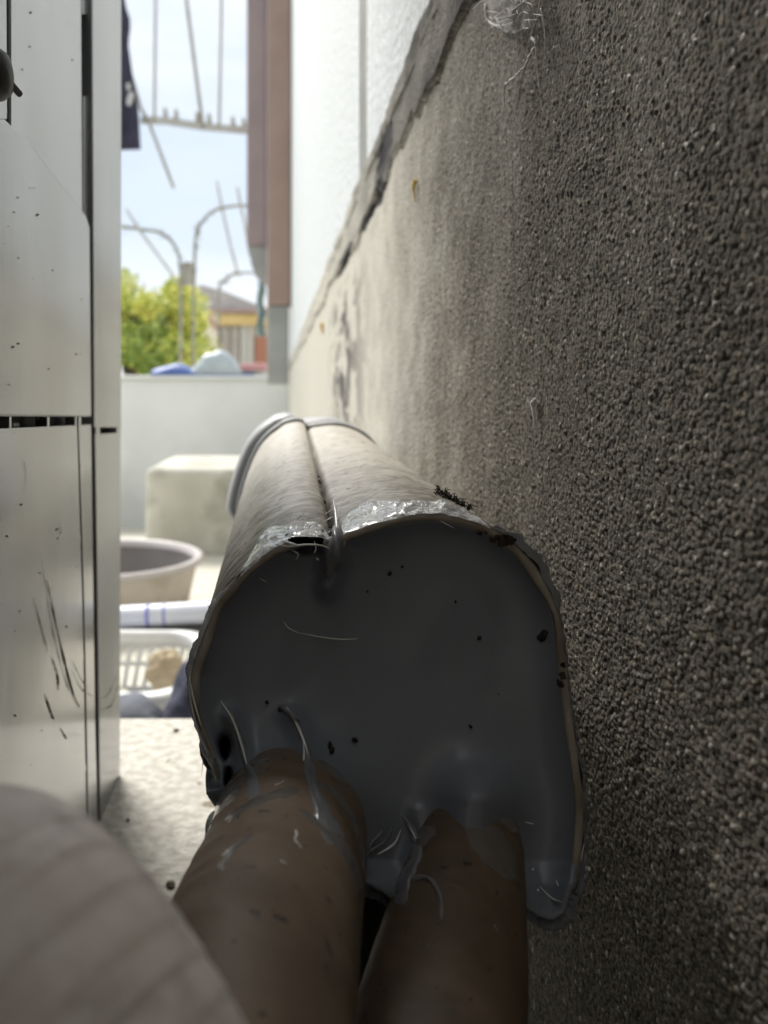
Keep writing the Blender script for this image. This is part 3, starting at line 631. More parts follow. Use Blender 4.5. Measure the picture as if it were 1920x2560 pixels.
# strings of sealant torn across the notch and hanging at the left edge
for pts, r in (([(690, 1360, .168), (720, 1366, .167), (760, 1362, .167), (800, 1363, .167), (825, 1372, .168)], .00022), ([(708, 1352, .168), (735, 1362, .167), (745, 1364, .167)], .0004),
               ([(728, 1375, .168), (745, 1385, .168), (740, 1400, .169)], .00015), ([(790, 1395, .169), (797, 1400, .169)], .0003), ([(833, 1250, .185), (840, 1290, .179), (842, 1340, .170)], .0004),
               ([(812, 1285, .184), (833, 1272, .187), (845, 1262, .189)], .00016), ([(850, 1340, .171), (880, 1300, .178), (910, 1288, .181)], .00022), ([(845, 1350, .171), (868, 1322, .175), (905, 1300, .179)], .0003),
               ([(470, 1700, .164), (478, 1760, .163), (495, 1830, .162), (520, 1890, .161)], .00016), ([(473, 1690, .164), (484, 1750, .163), (503, 1815, .162)], .00025),
               ([(508, 1885, .161), (507, 1905, .161), (504, 1940, .161)], .00007), ([(500, 1850, .162), (506, 1880, .161), (512, 1890, .161), (530, 1920, .161)], .00012),
               ([(522, 1498, .17), (520, 1515, .17), (524, 1530, .17)], .00006), ([(520, 1500, .17), (528, 1505, .17)], .00008),
               ([(785, 1350, .168), (790, 1372, .168), (784, 1384, .168)], .00016), ([(1460, 2110, .158), (1452, 2150, .158), (1448, 2165, .158)], .0002)):
    strand(pts, r)
for k in range(46):
    x = random.uniform(835, 1010) if k % 3 else random.uniform(730, 830); f = (x-700)/350; y = 1338-42*max(0, f-.35)-random.uniform(0, 38)
    a = random.uniform(-.2, 1.2); ln = random.uniform(8, 30); dd = .171+(1345-y)*.00022
    strand([(x, y, dd), (x+ln*.5*math.cos(a), y-ln*.5*math.sin(a)-2, dd+.001), (x+ln*math.cos(a), y-ln*math.sin(a), dd+.003)], random.choice((.00008, .00013, .0002)))
# plug of sealant filling the notch
V, F = tube([P(*p) for p in catmull([(842, 1300, .180), (842, 1335, .172), (838, 1370, .169), (832, 1410, .170), (818, 1450, .172), (800, 1475, .174)], 8)], [.0004+.0013*math.sin(math.pi*(i+1)/43) for i in range(41)], 14, fn=lambda s, a: 1+.2*math.sin(a*3+s*800))
mesh('silicone_seal', V, F, M['fold'], duct, True)
# dirt crumbs packed in the seam
def seamdepth(t): return near3(nearS[0]).lerp(P(*farS[0], DF), t)
parts = []
for k in range(150):
    t = random.uniform(.02, .5)**1.3; c = seamdepth(t)+Vector((random.gauss(0, .0009), 0, -.0014+random.uniform(0, .0012))); r = random.uniform(.00015, .0006)*(1-t*.6)
    parts.append(([c+Vector((random.gauss(0, r), random.gauss(0, r*1.5), random.gauss(0, r))) for _ in range(4)], [(0, 1, 2), (0, 3, 1), (1, 3, 2), (0, 2, 3)]))
V, F = join(*parts); mesh('seam_dirt', V, F, M['dirt'], duct, kind='stuff')
# dark fibre tuft between duct and wall
parts = []
for k in range(110):
    u_ = random.random(); b = P(1092+u_*80+random.uniform(-5, 5), 1228+u_*46+random.uniform(-6, 8), .205); a = b+Vector((random.uniform(-.0016, .002), random.uniform(-.002, .003), random.uniform(-.0005, .0015)))
    parts.append(tube([b, (a+b)/2+Vector((0, 0, .0006)), a], [.00018, .00015, .00005], 4))
V, F = join(*parts); mesh('fibre_tuft', V, F, M['dirt'], duct, kind='stuff')
# socket and elbow at the far end
cc = P(790, 1215, DF)
def ringpath(scale, d, dz=0):
    return [P(VX+(p[0]-VX)*1.0, p[1], DF)+(P(p[0], p[1], DF)-cc)*(scale-1)+Vector((0, d-DF, dz)) for p in farS]
secs = [(1.0, DF-.003), (1.035, DF-.003), (1.05, DF+.001), (1.05, DF+.012)]
V, F = [], []
for s_, d_ in secs: V += ringpath(s_, d_)
for r in range(len(secs)-1):
    for i in range(NP): F.append((r*NP+i, r*NP+(i+1) % NP, (r+1)*NP+(i+1) % NP, (r+1)*NP+i))
mesh('socket', V, F, M['elbow'], duct, True)
V, F = [], []
secs = [(1.01, -.002), (1.07, 0), (1.11, .005), (1.12, .03), (1.10, .05), (.99, .064), (.75, .074), (.4, .079), (.02, .080)]
for s_, dd_ in secs: V += [v+Vector((-.004, 0, 0)) for v in ringpath(s_, DF+.012+dd_)]
for r in range(len(secs)-1):
    for i in range(NP): F.append((r*NP+i, r*NP+(i+1) % NP, (r+1)*NP+(i+1) % NP, (r+1)*NP+i))
F.append(tuple(range(NP))[::-1])
mesh('elbow', V, F, M['elbow'], duct, True)
mesh('elbow_drop', *tube([Vector((cc.x, DF+.05, cc.z-.02)), Vector((cc.x, DF+.05, GZ+.001))], .034, 32), M['elbow'], duct, True)

# ------------------------------------------------------------------ wrapped pipes
def wrapped(name, pts, radii, m, label, pitch=.011, amp=.02, n=56, sub=26):
    path = catmull(pts, sub); k = len(path); rr = np.interp(np.linspace(0, 1, k), np.linspace(0, 1, len(radii)), radii)
    def fn(s, a):
        ph = (s/pitch+a/(2*math.pi)) % 1.0
        return 1+amp*(ph if ph < .93 else (1-ph)/.07*.93)-amp*.5+.05*(vn(s*120, a*1.2, 71)-.5)*math.sin(a/2)+.02*(vn(s*420, a*3, 72)-.5)*math.sin(a/2)
    V, F = tube([P(*p) for p in path], list(rr), n, True, fn)
    o = mesh(name, V, F, m, None, True); props(o, label, 'pipe', 'wrapped pipes behind the air conditioner'); return o
w1 = wrapped('insulated_pipe', P1, [.0115, .0145, .0155, .0152, .0150, .0150, .015, .015], M['tape'], 'brown tape-wrapped pipe entering the lower left of the grey silicone plug', .013, .009)
w2 = wrapped('insulated_pipe', P2, [.0065, .0083, .0105, .0122, .0135, .0145, .015, .015], M['tape_dark'], 'dark brown tape-wrapped pipe next to the cement wall, entering the silicone at lower right', .014, .010)
P3 = [(-900, 2420, .085), (-420, 2370, .080), (-110, 2360, .074), (20, 2440, .070), (170, 2640, .066), (330, 2980, .062), (430, 3500, .06)]
w3 = wrapped('insulated_pipe', P3, [.0146, .0143, .0140, .0138, .0134, .0130, .013], M['tape_pale'], 'blurred pale pinkish wrapped pipe bending across the bottom left corner', .0029, .016)
V, F = tube([P(*p) for p in catmull([(930, 2080, .182), (905, 2220, .176), (868, 2400, .166), (840, 2600, .158), (800, 3000, .15)], 8)], .0085, 24, True); o = mesh('gap_shade_tube', V, F, M['rubber'], None, True); props(o, 'black tube added for the shade deep in the gap between the two brown pipes', 'gap_shade_tube')  # black tube added to stand in for shade between the pipes
# sealant smeared on the pipes: a lumpy skin that breaks the surface in patches
def film(parent, pts, radii, t0, t1, m, seed, thr, push=.05, name='sealant_film'):
    path = catmull(pts, 26); k = len(path); rr = np.interp(np.linspace(0, 1, k), np.linspace(0, 1, len(radii)), radii)
    i0, i1 = int(k*t0), int(k*t1); path, rr = path[i0:i1], list(rr[i0:i1]); L_ = i1-i0
    cnt = [0]
    def fn(s_, a):
        q = cnt[0]//72/L_; cnt[0] += 1
        return 1+push*(.7*vn(s_*140, 3+math.cos(a)*2.2, seed)+.3*vn(s_*500, 9+math.sin(a)*5+math.cos(a)*4, seed+1)-thr-.35*q)
    V, F = tube([P(*p) for p in path], rr, 72, False, fn); mesh(name, V, F, M[m], parent, True)
M['film'] = mat('thin wet silicone', (.14, .118, .10), (.20, .185, .175), 60, .25, .3, 300, .0005, coat=.4)
film(w1, P1, [.0115, .0145, .0155, .0152, .0150, .0150, .015, .015], .12, .50, 'film', 101, .42, .05)
film(w2, P2, [.0065, .0083, .0105, .0122, .0135, .0145, .015, .015], .12, .52, 'film', 111, .44, .06)
for pts, rs in (([S_(572, 1772, -.0004), S_(590, 1815, -.0008), (606, 1870, .166), (622, 1930, .158), (640, 2000, .150)], (.0003, .0030)),
                ([S_(700, 1765, -.0004), S_(735, 1795, -.0008), (764, 1850, .167), (778, 1920, .159), (800, 2010, .150)], (.0003, .0034)),
                ([S_(1018, 2060, -.0003), S_(1040, 2095, -.0006), S_(1044, 2135, -.0006), S_(1015, 2180, -.0003)], (.0003, .0006)), ([S_(980, 2070, -.0003), S_(962, 2105, -.0006), S_(925, 2130, -.0003)], (.0003, .0006))):
    path = catmull(pts, 10); n = len(path)
    V, F = tube([P(*p) for p in path], [rs[0]+(rs[1]-rs[0])*(i/(n-1))**1.7 for i in range(n)], 14, fn=lambda s_, a: 1-.45*abs(math.sin(a))); mesh('silicone_fold', V, F, M['fold'], duct, True)
def on_pipe(px, py, pts, rr, push=.0004):
    return None
def skin(name, pts, r, m, parent):
    path = catmull(pts, 8); n = len(path)
    V, F = tube([P(*p) for p in path], [r*(.3+.7*math.sin(math.pi*(i+.4)/(n+.3)))*(.7+.6*random.random()) for i in range(n)], 8); mesh(name, V, F, M[m], parent, True)
def hit(px, py, lift=.0002):
    best = None; o0 = Vector((0, 0, CZ)); dv = (P(px, py, 1)-o0).normalized()
    for ob in (so, w1, w2):
        off = wloc(ob); ok, loc, nrm, _ = ob.ray_cast(o0-off, dv)
        if ok:
            q = loc+off
            if best is None or q.y < best.y: best = q
    return best-dv*lift if best else P(px, py, .16)
bpy.context.view_layer.update()
def web(name, line, w0, w1_, lift, m, parent, seed):
    path = catmull([(x, y, 0) for x, y in line], 10); n = len(path); V, F = [], []; k = 13
    for i, p in enumerate(path):
        q = path[min(i+1, n-1)]-path[max(i-1, 0)]; q = q/np.hypot(q[0], q[1]); u = i/(n-1); hw_ = w0+(w1_-w0)*u
        hw_ *= .75+.5*vn(i*.35, 0, seed)
        for j in range(k):
            s_ = -1+2*j/(k-1); prof = max(0, 1-s_*s_)**.8; e = min(1, 4*u, 4*(1-u)) if u > .5 else min(1, 6*u)
            V.append(hit(p[0]-q[1]*hw_*s_, p[1]+q[0]*hw_*s_, -.00015+lift*prof*e*(.45+.9*vn(i*.22, s_*2+5, seed+1))))
    for i in range(n-1):
        for j in range(k-1): a = i*k+j; F.append((a, a+1, a+k+1, a+k))
    mesh(name, V, F, M[m], parent, True)
web('silicone_web', [(566, 1768), (592, 1820), (612, 1890), (628, 1950), (640, 2010)], 2, 20, .0012, 'fold', duct, 201)
web('silicone_web', [(708, 1762), (745, 1815), (766, 1880), (782, 1960), (815, 2050), (850, 2120)], 2, 26, .0016, 'fold', duct, 205)
web('silicone_web', [(1000, 2030), (1030, 2080), (1040, 2140), (1010, 2200), (1000, 2270)], 3, 26, .0012, 'fold', duct, 209)
web('silicone_web', [(1020, 2200), (1070, 2195), (1100, 2240), (1105, 2310)], 8, 5, .0008, 'fold', duct, 213)
web('silicone_web', [(960, 2075), (935, 2110), (925, 2150)], 5, 12, .0010, 'fold', duct, 217)
web('sealant_film', [(560, 2060), (610, 2020), (690, 1985), (760, 1978)], 10, 16, .0006, 'film', w1, 221)
web('sealant_film', [(545, 2180), (585, 2120), (640, 2080)], 12, 5, .0007, 'film', w1, 225)
M['wet'] = mat('white sealant highlight', (.9, .9, .9), None, 10, .08, coat=.8)  # near-white colour paints the highlights on the wet sealant
for line, a_, b_ in (([(738, 2070), (742, 2085), (738, 2098), (748, 2112), (756, 2125)], 5, 2), ([(552, 2142), (572, 2126), (586, 2128)], 3, 2), ([(685, 1962), (700, 1958), (712, 1950)], 2, 1.5), ([(700, 2150), (718, 2160)], 3, 2)):
    web('sealant_streak', line, a_, b_, .0005, 'wet', w1, 230)
for line, a_, b_ in (([(1065, 2368), (1085, 2352), (1105, 2336)], 5, 3), ([(1236, 2308), (1246, 2330)], 5, 3)):
    web('sealant_streak', line, a_, b_, .0004, 'film', w2, 240)
for pts, r in (([(741, 2075, .1375), (743, 2095, .1365), (752, 2120, .135)], .00035), ([(745, 2080, .1375), (739, 2090, .1365)], .0003), ([(700, 2150, .130), (712, 2160, .129)], .0004),
               ([(670, 1975, .151), (690, 1965, .152), (705, 1953, .153)], .00014), ([(553, 2140, .139), (570, 2125, .139), (585, 2127, .138)], .0002), ([(560, 2050, .150), (590, 2035, .150), (615, 2025, .150)], .0004)):
    skin('sealant_smear', pts, r, 'thread', w1)  # white squiggles paint more highlights on the smeared sealant
for pts, r in (([(1085, 2190, .1475), (1105, 2240, .146), (1108, 2290, .144)], .0002), ([(1065, 2365, .138), (1085, 2352, .138), (1105, 2335, .139)], .0004), ([(1238, 2310, .142), (1246, 2328, .141)], .00035),
               ([(1274, 2310, .142), (1278, 2328, .141)], .0003), ([(1225, 1980, .170), (1218, 1990, .169)], .0002)):
    skin('sealant_smear', pts, r, 'thread', w2)
# clear drip at the left of pipe 1
V, F = tube([P(*p) for p in catmull([(565, 2020, .156), (540, 2045, .152), (529, 2090, .150), (524, 2150, .147), (530, 2165, .146)], 8)], [.0004+.0012*math.sin(math.pi*(i+1)/35) for i in range(33)], 12, fn=lambda s, a: 1+.2*math.sin(a*2+s*900))
mesh('sealant_drip', V, F, M['clear'], w1, True)
# bright wire lying in the gap
V, F = tube([P(878, 2425, .135), P(866, 2465, .134), P(855, 2500, .133)], .00035, 8); o = mesh('metal_tie', V, F, M['thread'], None, True); props(o, 'short pale plastic tie glinting in the dark gap between the two brown pipes', 'tie')

# ------------------------------------------------------------------ small things near the camera
def webline(pts, r, parent, m='web', name='web_strand'):
    path = catmull(pts, 8); V, F = tube([P(*p) for p in path], [r*(.5+random.random()) for _ in path], 5); mesh(name, V, F, M[m], parent, True)
def wallpt(px, py, out=.001):
    a = .075-out; d = a/((px-VX)/FP+.004); return (px, py, d)
cw = thing('cobweb', P(*wallpt(1290, 60)), 'torn white cobweb tuft clinging to the cement wall at the top', 'cobweb')
V, F = [], []; nn = 26
for j in range(nn):
    for i in range(nn):
        u = i/(nn-1); v = j/(nn-1); px = 1212+142*u-8*math.sin(v*3); py = -130+v*(195+22*math.sin(u*3.1)-50*abs(u-.45))
        V.append(P(*wallpt(px, py, .0015+.0045*math.sin(u*math.pi)*vn(u*6, v*6, 80)+.0012*vn(u*22, v*22, 81))))
for j in range(nn-1):
    for i in range(nn-1): q = j*nn+i; F.append((q, q+1, q+nn+1, q+nn))
mesh('web_veil', V, F, M['webthin'], cw, True)
for k in range(30):
    x = random.uniform(1215, 1345); y = random.uniform(-30, 50); a = random.uniform(0, 3.14); l = random.uniform(20, 60)
    webline([wallpt(x, y, .006), wallpt(x+l*.5*math.cos(a)+random.uniform(-6, 6), y+l*.5*math.sin(a), .0065), wallpt(x+l*math.cos(a), min(70, y+l*math.sin(a)), .005)], .00012, cw)
for pts, r in (([(1215, 10), (1220, 50), (1250, 66), (1290, 56)], .0005), ([(1352, -10), (1340, 50), (1322, 110)], .0002), ([(1352, 20), (1362, 80), (1364, 130)], .00018), ([(1330, 95), (1340, 110), (1325, 140), (1312, 170)], .0004),
               ([(1312, 170), (1302, 210), (1298, 250)], .0003), ([(1312, 165), (1290, 190), (1265, 210)], .0003), ([(1265, 205), (1260, 235), (1262, 270)], .0003), ([(1340, 110), (1343, 170), (1352, 245)], .00018), ([(1298, 250), (1290, 275)], .0002)):
    webline([wallpt(x, y, .003) for x, y in pts], r, cw)
def hairthing(name, pts, r, m, label, cat):
    path = catmull([wallpt(*p) for p in pts], 10); n = len(path); V, F = tube([P(*p) for p in path], [r*(1.2-.9*i/n) for i in range(n)], 6); o = mesh(name, V, F, M[m], None, True); props(o, label, cat, 'straw bits on the wall' if cat == 'straw' else None)
hairthing('white_bristle', [(1338, 1000), (1330, 1008), (1334, 1035), (1337, 1074)], .0006, 'thread', 'short white bristle stuck to the dark sandy wall above the duct', 'bristle')
hairthing('straw_bit', [(1038, 452), (1034, 470), (1038, 505)], .0011, 'yellow', 'tiny yellow straw bit on the cement base just under the cracked ledge', 'straw')
hairthing('straw_bit', [(808, 812), (806, 822), (807, 832)], .004, 'yellow', 'faint yellow straw bit on the far pale stretch of cement base', 'straw')
def pebble(px, py, r, label):
    d = .205/((py-VY)/FP); c = P(px, py, d)+Vector((0, 0, r*.5)); bm = bmesh.new(); bmesh.ops.create_icosphere(bm, subdivisions=2, radius=r)
    V = [c+Vector((v.co.x*1.1, v.co.y, v.co.z*.7))*(.75+.5*vn(v.co.x/r*2+5, v.co.z/r*2+5+v.co.y/r, int(px))) for v in bm.verts]; F = [tuple(v.index for v in f.verts) for f in bm.faces]; bm.free()
    o = mesh('pebble', V, F, M['stone']); props(o, label, 'pebble', 'crumbs scattered on the slab')
pebble(426, 2215, .0019, 'largest dark pebble on the pale slab, in the gap between pale pipe and brown pipe')
pebble(412, 2273, .0006, 'tiny dark grain on the pale slab just below the larger pebble')
pebble(440, 1828, .0016, 'small brown crumb on the far part of the slab below the dark cloth')
pebble(320, 2052, .0009, 'flat dark crumb on the slab beside the foot of the metal casing')
# grime at the foot of the casing
c = ray(250, 2118, PB); parts = []
for k in range(70):
    t = random.random()**1.7; b = c.lerp(ray(300, 1965, PB), t); q = b+Vector((abs(random.gauss(0, .0022*(1-t)+.0004)), random.gauss(0, .001), random.uniform(0, .003)*(1-t)-.0005)); r = random.uniform(.0004, .0013)*(1-.6*t)
    parts.append(([q+Vector((random.gauss(0, r), random.gauss(0, r), random.gauss(0, r*.6))) for _ in range(4)], [(0, 1, 2), (0, 3, 1), (1, 3, 2), (0, 2, 3)]))
V, F = join(*parts); o = mesh('grime', V, F, M['dirt']); props(o, 'black grime crumbs gathered at the foot of the metal casing', 'dirt', kind='stuff')

# ------------------------------------------------------------------ yard things
def lathe(prof, c, n=64):
    V, F = [], []; m = len(prof)
    for r, z in prof:
        for k in range(n): a = 2*math.pi*k/n; V.append(Vector((c[0]+r*math.cos(a), c[1]+r*math.sin(a), c[2]+z)))
    for j in range(m-1):
        for k in range(n): F.append((j*n+k, j*n+(k+1) % n, (j+1)*n+(k+1) % n, (j+1)*n+k))
    return V, F
tz = GZ; tcx, tcy = -.39, 1.78; th = .125
tub = thing('wash_tub', (tcx, tcy, tz), 'round shallow wash tub with dark inside and pale rim behind the striped roll', 'tub')
mesh('tub_body', *lathe([(.17, 0), (.185, .01), (.208, th-.01)], (tcx, tcy, tz)), M['tub_out'], tub, True)
mesh('tub_lining', *lathe([(.0001, .008), (.165, .008), (.180, .018), (.203, th-.008)], (tcx, tcy, tz)), M['tub_in'], tub, True)
mesh('tub_rim', *lathe([(.201, th-.012), (.205, th+.004), (.215, th+.006), (.222, th+.001), (.221, th-.008), (.211, th-.012)], (tcx, tcy, tz)), M['tub_rim'], tub, True)
# block
V, F = box(P(362, 0, 2.5).x, .02, 2.5, 3.15, GZ-.02, P(0, 1172, 2.5).z)
o = mesh('concrete_block', V, F, M['block']); bevel(o, .02, 3); props(o, 'squat weathered concrete block standing in front of the pale garden wall', 'block')
# basket
bk = thing('plastic_basket', (-.30, 1.12, GZ), 'white plastic basket with slotted sides, half hidden behind dark cloth', 'basket')
bx0, bx1, by0, by1, bz0, bz1 = -.47, -.118, .98, 1.26, GZ+.001, CZ-.372
def rrect(x0, x1, y0, y1, r, n=7):
    out = []
    for cx, cy, a0 in ((x1-r, y1-r, 0), (x0+r, y1-r, 90), (x0+r, y0+r, 180), (x1-r, y0+r, 270)):
        for k in range(n): a = R(a0+90*k/(n-1)); out.append((cx+r*math.cos(a), cy+r*math.sin(a)))
    return out
def ringwall(levels):
    V, F = [], []; n = None
    for (ins_, z) in levels:
        q = rrect(bx0+ins_, bx1-ins_, by0+ins_, by1-ins_, .05); n = len(q); V += [Vector((x, y, z)) for x, y in q]
    for j in range(len(levels)-1):
        for k in range(n): F.append((j*n+k, j*n+(k+1) % n, (j+1)*n+(k+1) % n, (j+1)*n+k))
    return V, F
mesh('basket_rim', *ringwall([(.004, bz1-.022), (-.006, bz1-.018), (-.008, bz1), (.006, bz1+.003), (.010, bz1-.004), (.010, bz1-.022), (.004, bz1-.022)]), M['white_pl'], bk, True)
mesh('basket_base', *join(ringwall([(.028, bz0+.006), (.027, bz0), (.024, bz0+.026), (.027, bz0+.026), (.028, bz0+.006)]), box(bx0+.03, bx1-.03, by0+.03, by1-.03, bz0, bz0+.004)), M['white_pl'], bk)
parts = []; top = rrect(bx0+.006, bx1-.006, by0+.006, by1-.006, .05, 9); bot = rrect(bx0+.025, bx1-.025, by0+.025, by1-.025, .04, 9)
def along(q, s):
    L_ = [math.dist(q[i], q[(i+1) % len(q)]) for i in range(len(q))]; t = s*sum(L_)
    for i, l in enumerate(L_):
        if t <= l: a = q[i]; b = q[(i+1) % len(q)]; return (a[0]+(b[0]-a[0])*t/l, a[1]+(b[1]-a[1])*t/l)
        t -= l
    return q[0]
for k in range(64):
    a = along(top, k/64); b = along(bot, k/64); parts.append(tube([(a[0], a[1], bz1-.02), (b[0], b[1], bz0+.02)], .0042, 6))
mesh('basket_ribs', *join(*parts), M['white_pl'], bk)
mesh('basket_band', *ringwall([(.014, bz0+.055), (.013, bz0+.062), (.016, bz0+.062), (.016, bz0+.055), (.014, bz0+.055)]), M['white_pl'], bk)
# brown paper scrap in the basket
bm = bmesh.new(); bmesh.ops.create_icosphere(bm, subdivisions=3, radius=1)
def blob(name, c, r, m, seed, label, cat, amp=.5, parent=None):
    bm = bmesh.new(); bmesh.ops.create_icosphere(bm, subdivisions=4, radius=1)
    V = []
    for v in bm.verts:
        k = 1+amp*(vn(v.co.x*2.2+9, v.co.y*2.2+v.co.z*3+9, seed)-.5)+amp*.35*(vn(v.co.x*6+9, v.co.z*6+v.co.y*5+9, seed+1)-.5); V.append(Vector(c)+Vector((v.co.x*r[0]*k, v.co.y*r[1]*k, v.co.z*r[2]*k)))
    F = [tuple(v.index for v in f.verts) for f in bm.faces]; bm.free(); o = mesh(name, V, F, m, parent, True)
    if label: props(o, label, cat)
    return o
M['paper'] = mat('brown paper', (.36, .28, .18), (.50, .42, .30), 14, .9)
M['sand'] = mat('pale crumpled cloth', (.48, .46, .38), (.66, .63, .56), 30, .9, .6, 60, .01)
blob('crumpled_cloth', (-.30, 1.12, GZ+.030), (.11, .09, .028), M['sand'], 4, 'pale crumpled rag lying in the white basket', 'rag')
blob('paper_ball', (-.168, 1.17, GZ+.075), (.026, .024, .03), M['paper'], 6, 'brown crumpled paper in the corner of the white basket', 'paper')
blob('cloth_heap', (-.225, .82, GZ+.092), (.115, .10, .105), M['cloth_dark'], 12, 'charcoal grey cloth heap behind the far edge of the slab', 'cloth', .45)
blob('cloth_heap', (-.088, .83, GZ+.092), (.040, .06, .105), M['navy'], 15, 'small black cloth bundle beside the duct at the slab edge', 'cloth', .3)
# striped roll on the basket
a = Vector((-.62, 1.315, CZ-.385)); b = Vector((.0, 1.285, CZ-.341)); rl = thing('rolled_sheet', a, 'white film roll with blue print lying across the back of the basket', 'roll')
mesh('roll_body', *tube([a.lerp(b, t/20) for t in range(21)], .0185, 24), M['tubepl'], rl, True)
for t, wd in ((.655, .005), (.70, .003), (.42, .004), (.93, .02)):
    mesh('printed_band', *tube([a.lerp(b, t-wd), a.lerp(b, t+wd)], .0188, 24), M['print_blue' if wd < .01 else 'tubepl'], rl, True)
q = Vector((0, -.004, -.031)); mesh('dark_underside', *tube([a+q, b+q], .013, 12), M['dark_grey'], rl, True)  # dark strip running along below the roll
# garden wall
gw = thing('garden_wall', (-1.5, 3.7, GZ-.11), 'low pale rendered garden wall closing the far side of the yard', 'wall')
wt = P(0, 938, 3.6).z
bevel(mesh('wall_body', *box(-4, .5, 3.62, 3.78, GZ-.2, wt-.02), M['garden_wall'], gw), .006)
bevel(mesh('wall_cap', *box(-4, .5, 3.60, 3.80, wt-.02, wt), M['garden_wall'], gw), .006)
# brown downpipe column and its grey foot
dp = thing('corner_column', (P(700, 0, 3.1).x, 3.12, P(0, 940, 3.1).z), 'brown boxed steel column at the end of the white siding', 'column')
def pbox(x0, x1, y0, y1, d0, d1): return box(P(x0, 0, d0).x, P(x1, 0, d0).x, d0, d1, P(0, y1, d0).z, P(0, y0, d0).z)
bevel(mesh('brown_face', *pbox(668, 728, -700, 762, 3.10, 3.2), M['brown'], dp), .006)
bevel(mesh('mauve_side', *pbox(617, 667, -700, 612, 3.13, 3.2), M['mauve'], dp), .006)
V = [P(x, y, 3.15) for x, y in ((620, 612), (667, 612), (667, 712), (655, 706), (640, 690), (628, 660))]; n = 6; V += [v+Vector((0, .04, 0)) for v in V]
mesh('bracket', V, [tuple(range(n)), tuple(range(2*n-1, n-1, -1))]+[(i, (i+1) % n, n+(i+1) % n, n+i) for i in range(n)], M['greypost'], dp)
bevel(mesh('grey_foot', *pbox(668, 722, 763, 960, 3.12, 3.2), M['greypost'], dp), .006)
# teal net hanging behind the column
V, F = [], []
for j in range(16):
    for i in range(6): V.append(P(644+i*3.4+3*math.sin(j*.9), 705+j*9, 3.3+.02*math.sin(i*2+j)))
for j in range(15):
    for i in range(5): q = j*6+i; F.append((q, q+1, q+7, q+6))
o = mesh('net_curtain', V, F, M['teal'], None, True); o.modifiers.new('s', 'SOLIDIFY').thickness = .004; props(o, 'teal crumpled netting hanging just left of the brown column', 'net')
# things on the wall top
def drape(name, x0, x1, ybase, hfun, d0, d1, m, label, cat, n=24, k=10):
    V, F = [], []
    for j in range(k):
        for i in range(n):
            u = i/(n-1); v = j/(k-1); px = x0+(x1-x0)*u; d = d0+(d1-d0)*v; h = hfun(u)*math.sin(math.pi*v)**.6
            V.append(Vector((P(px, 0, d0).x, d, wt+.002+h*(.85+.3*vn(u*7, v*5, 90)))))
    for j in range(k-1):
        for i in range(n-1): q = j*n+i; F.append((q, q+1, q+n+1, q+n))
    b0 = len(V)
    o = mesh(name, V, F, m, None, True); o.modifiers.new('s', 'SOLIDIFY').thickness = .004; props(o, label, cat)
drape('blue_tarp', 376, 636, 0, lambda u: .045*math.exp(-((u-.22)/.2)**2)+.012, 3.60, 3.76, M['blue'], 'folded blue tarpaulin lying along the top of the garden wall', 'tarp')
drape('plastic_bag', 470, 612, 0, lambda u: .11*math.sin(math.pi*min(1, u*1.02))**.8, 3.61, 3.74, M['bag'], 'pale clear plastic bag slumped on the blue tarpaulin', 'bag')
V, F = pbox(602, 668, 908, 926, 3.62, 3.7); o = mesh('pink_tray', V, F, M['pink']); bevel(o, .008, 2); props(o, 'pink plastic tray on the wall top beside the column', 'tray')
V, F = join(pbox(606, 664, 927, 937, 3.64, 3.7), pbox(612, 658, 921, 927, 3.645, 3.7)); o = mesh('flat_box', V, F, M['white_pl']); bevel(o, .004); props(o, 'flat cream box under the pink tray', 'box')
# hanging laundry
lh = thing('laundry_hanger', P(500, 315, 3.35), 'pale peg hanger bar hanging in front of the sky', 'hanger')
d = 3.35
V, F = [], []
for x, y in ((352, 300), (420, 303), (500, 316), (640, 328)):
    for dy, dd in ((-10, 0), (10, 0), (10, .02), (-10, .02)): V.append(P(x, y+dy, d+dd))
for i in range(3):
    for k in range(4): F.append((i*4+k, i*4+(k+1) % 4, i*4+4+(k+1) % 4, i*4+4+k))
F += [(0, 1, 2, 3), (12, 15, 14, 13)]
mesh('hanger_bar', V, F, M['barplastic'], lh)
for x in (414, 441, 494, 523, 583, 610):
    y = 303+(x-420)*.13; V, F = join(tube([P(x-3, y-8, d), P(x-1, y-32, d)], .008, 8), tube([P(x+3, y-8, d+.015), P(x+1, y-26, d+.015)], .007, 8)); mesh('peg', V, F, M['barplastic'], lh)
for pts, r in (([(392, -300), (388, 100), (386, 302)], .006), ([(425, -300), (466, 0), (507, 318)], .008), ([(556, -300), (553, 60), (548, 316)], .006), ([(325, 175), (352, 270), (372, 305), (434, 470)], .007)):
    mesh('support_wire', *tube([P(x, y, d) for x, y in pts], r, 8), M['rod'], lh, True)
mesh('hanging_rail', *tube([P(x, -300, d) for x in (100, 640)], .012, 10), M['rod'], lh, True)
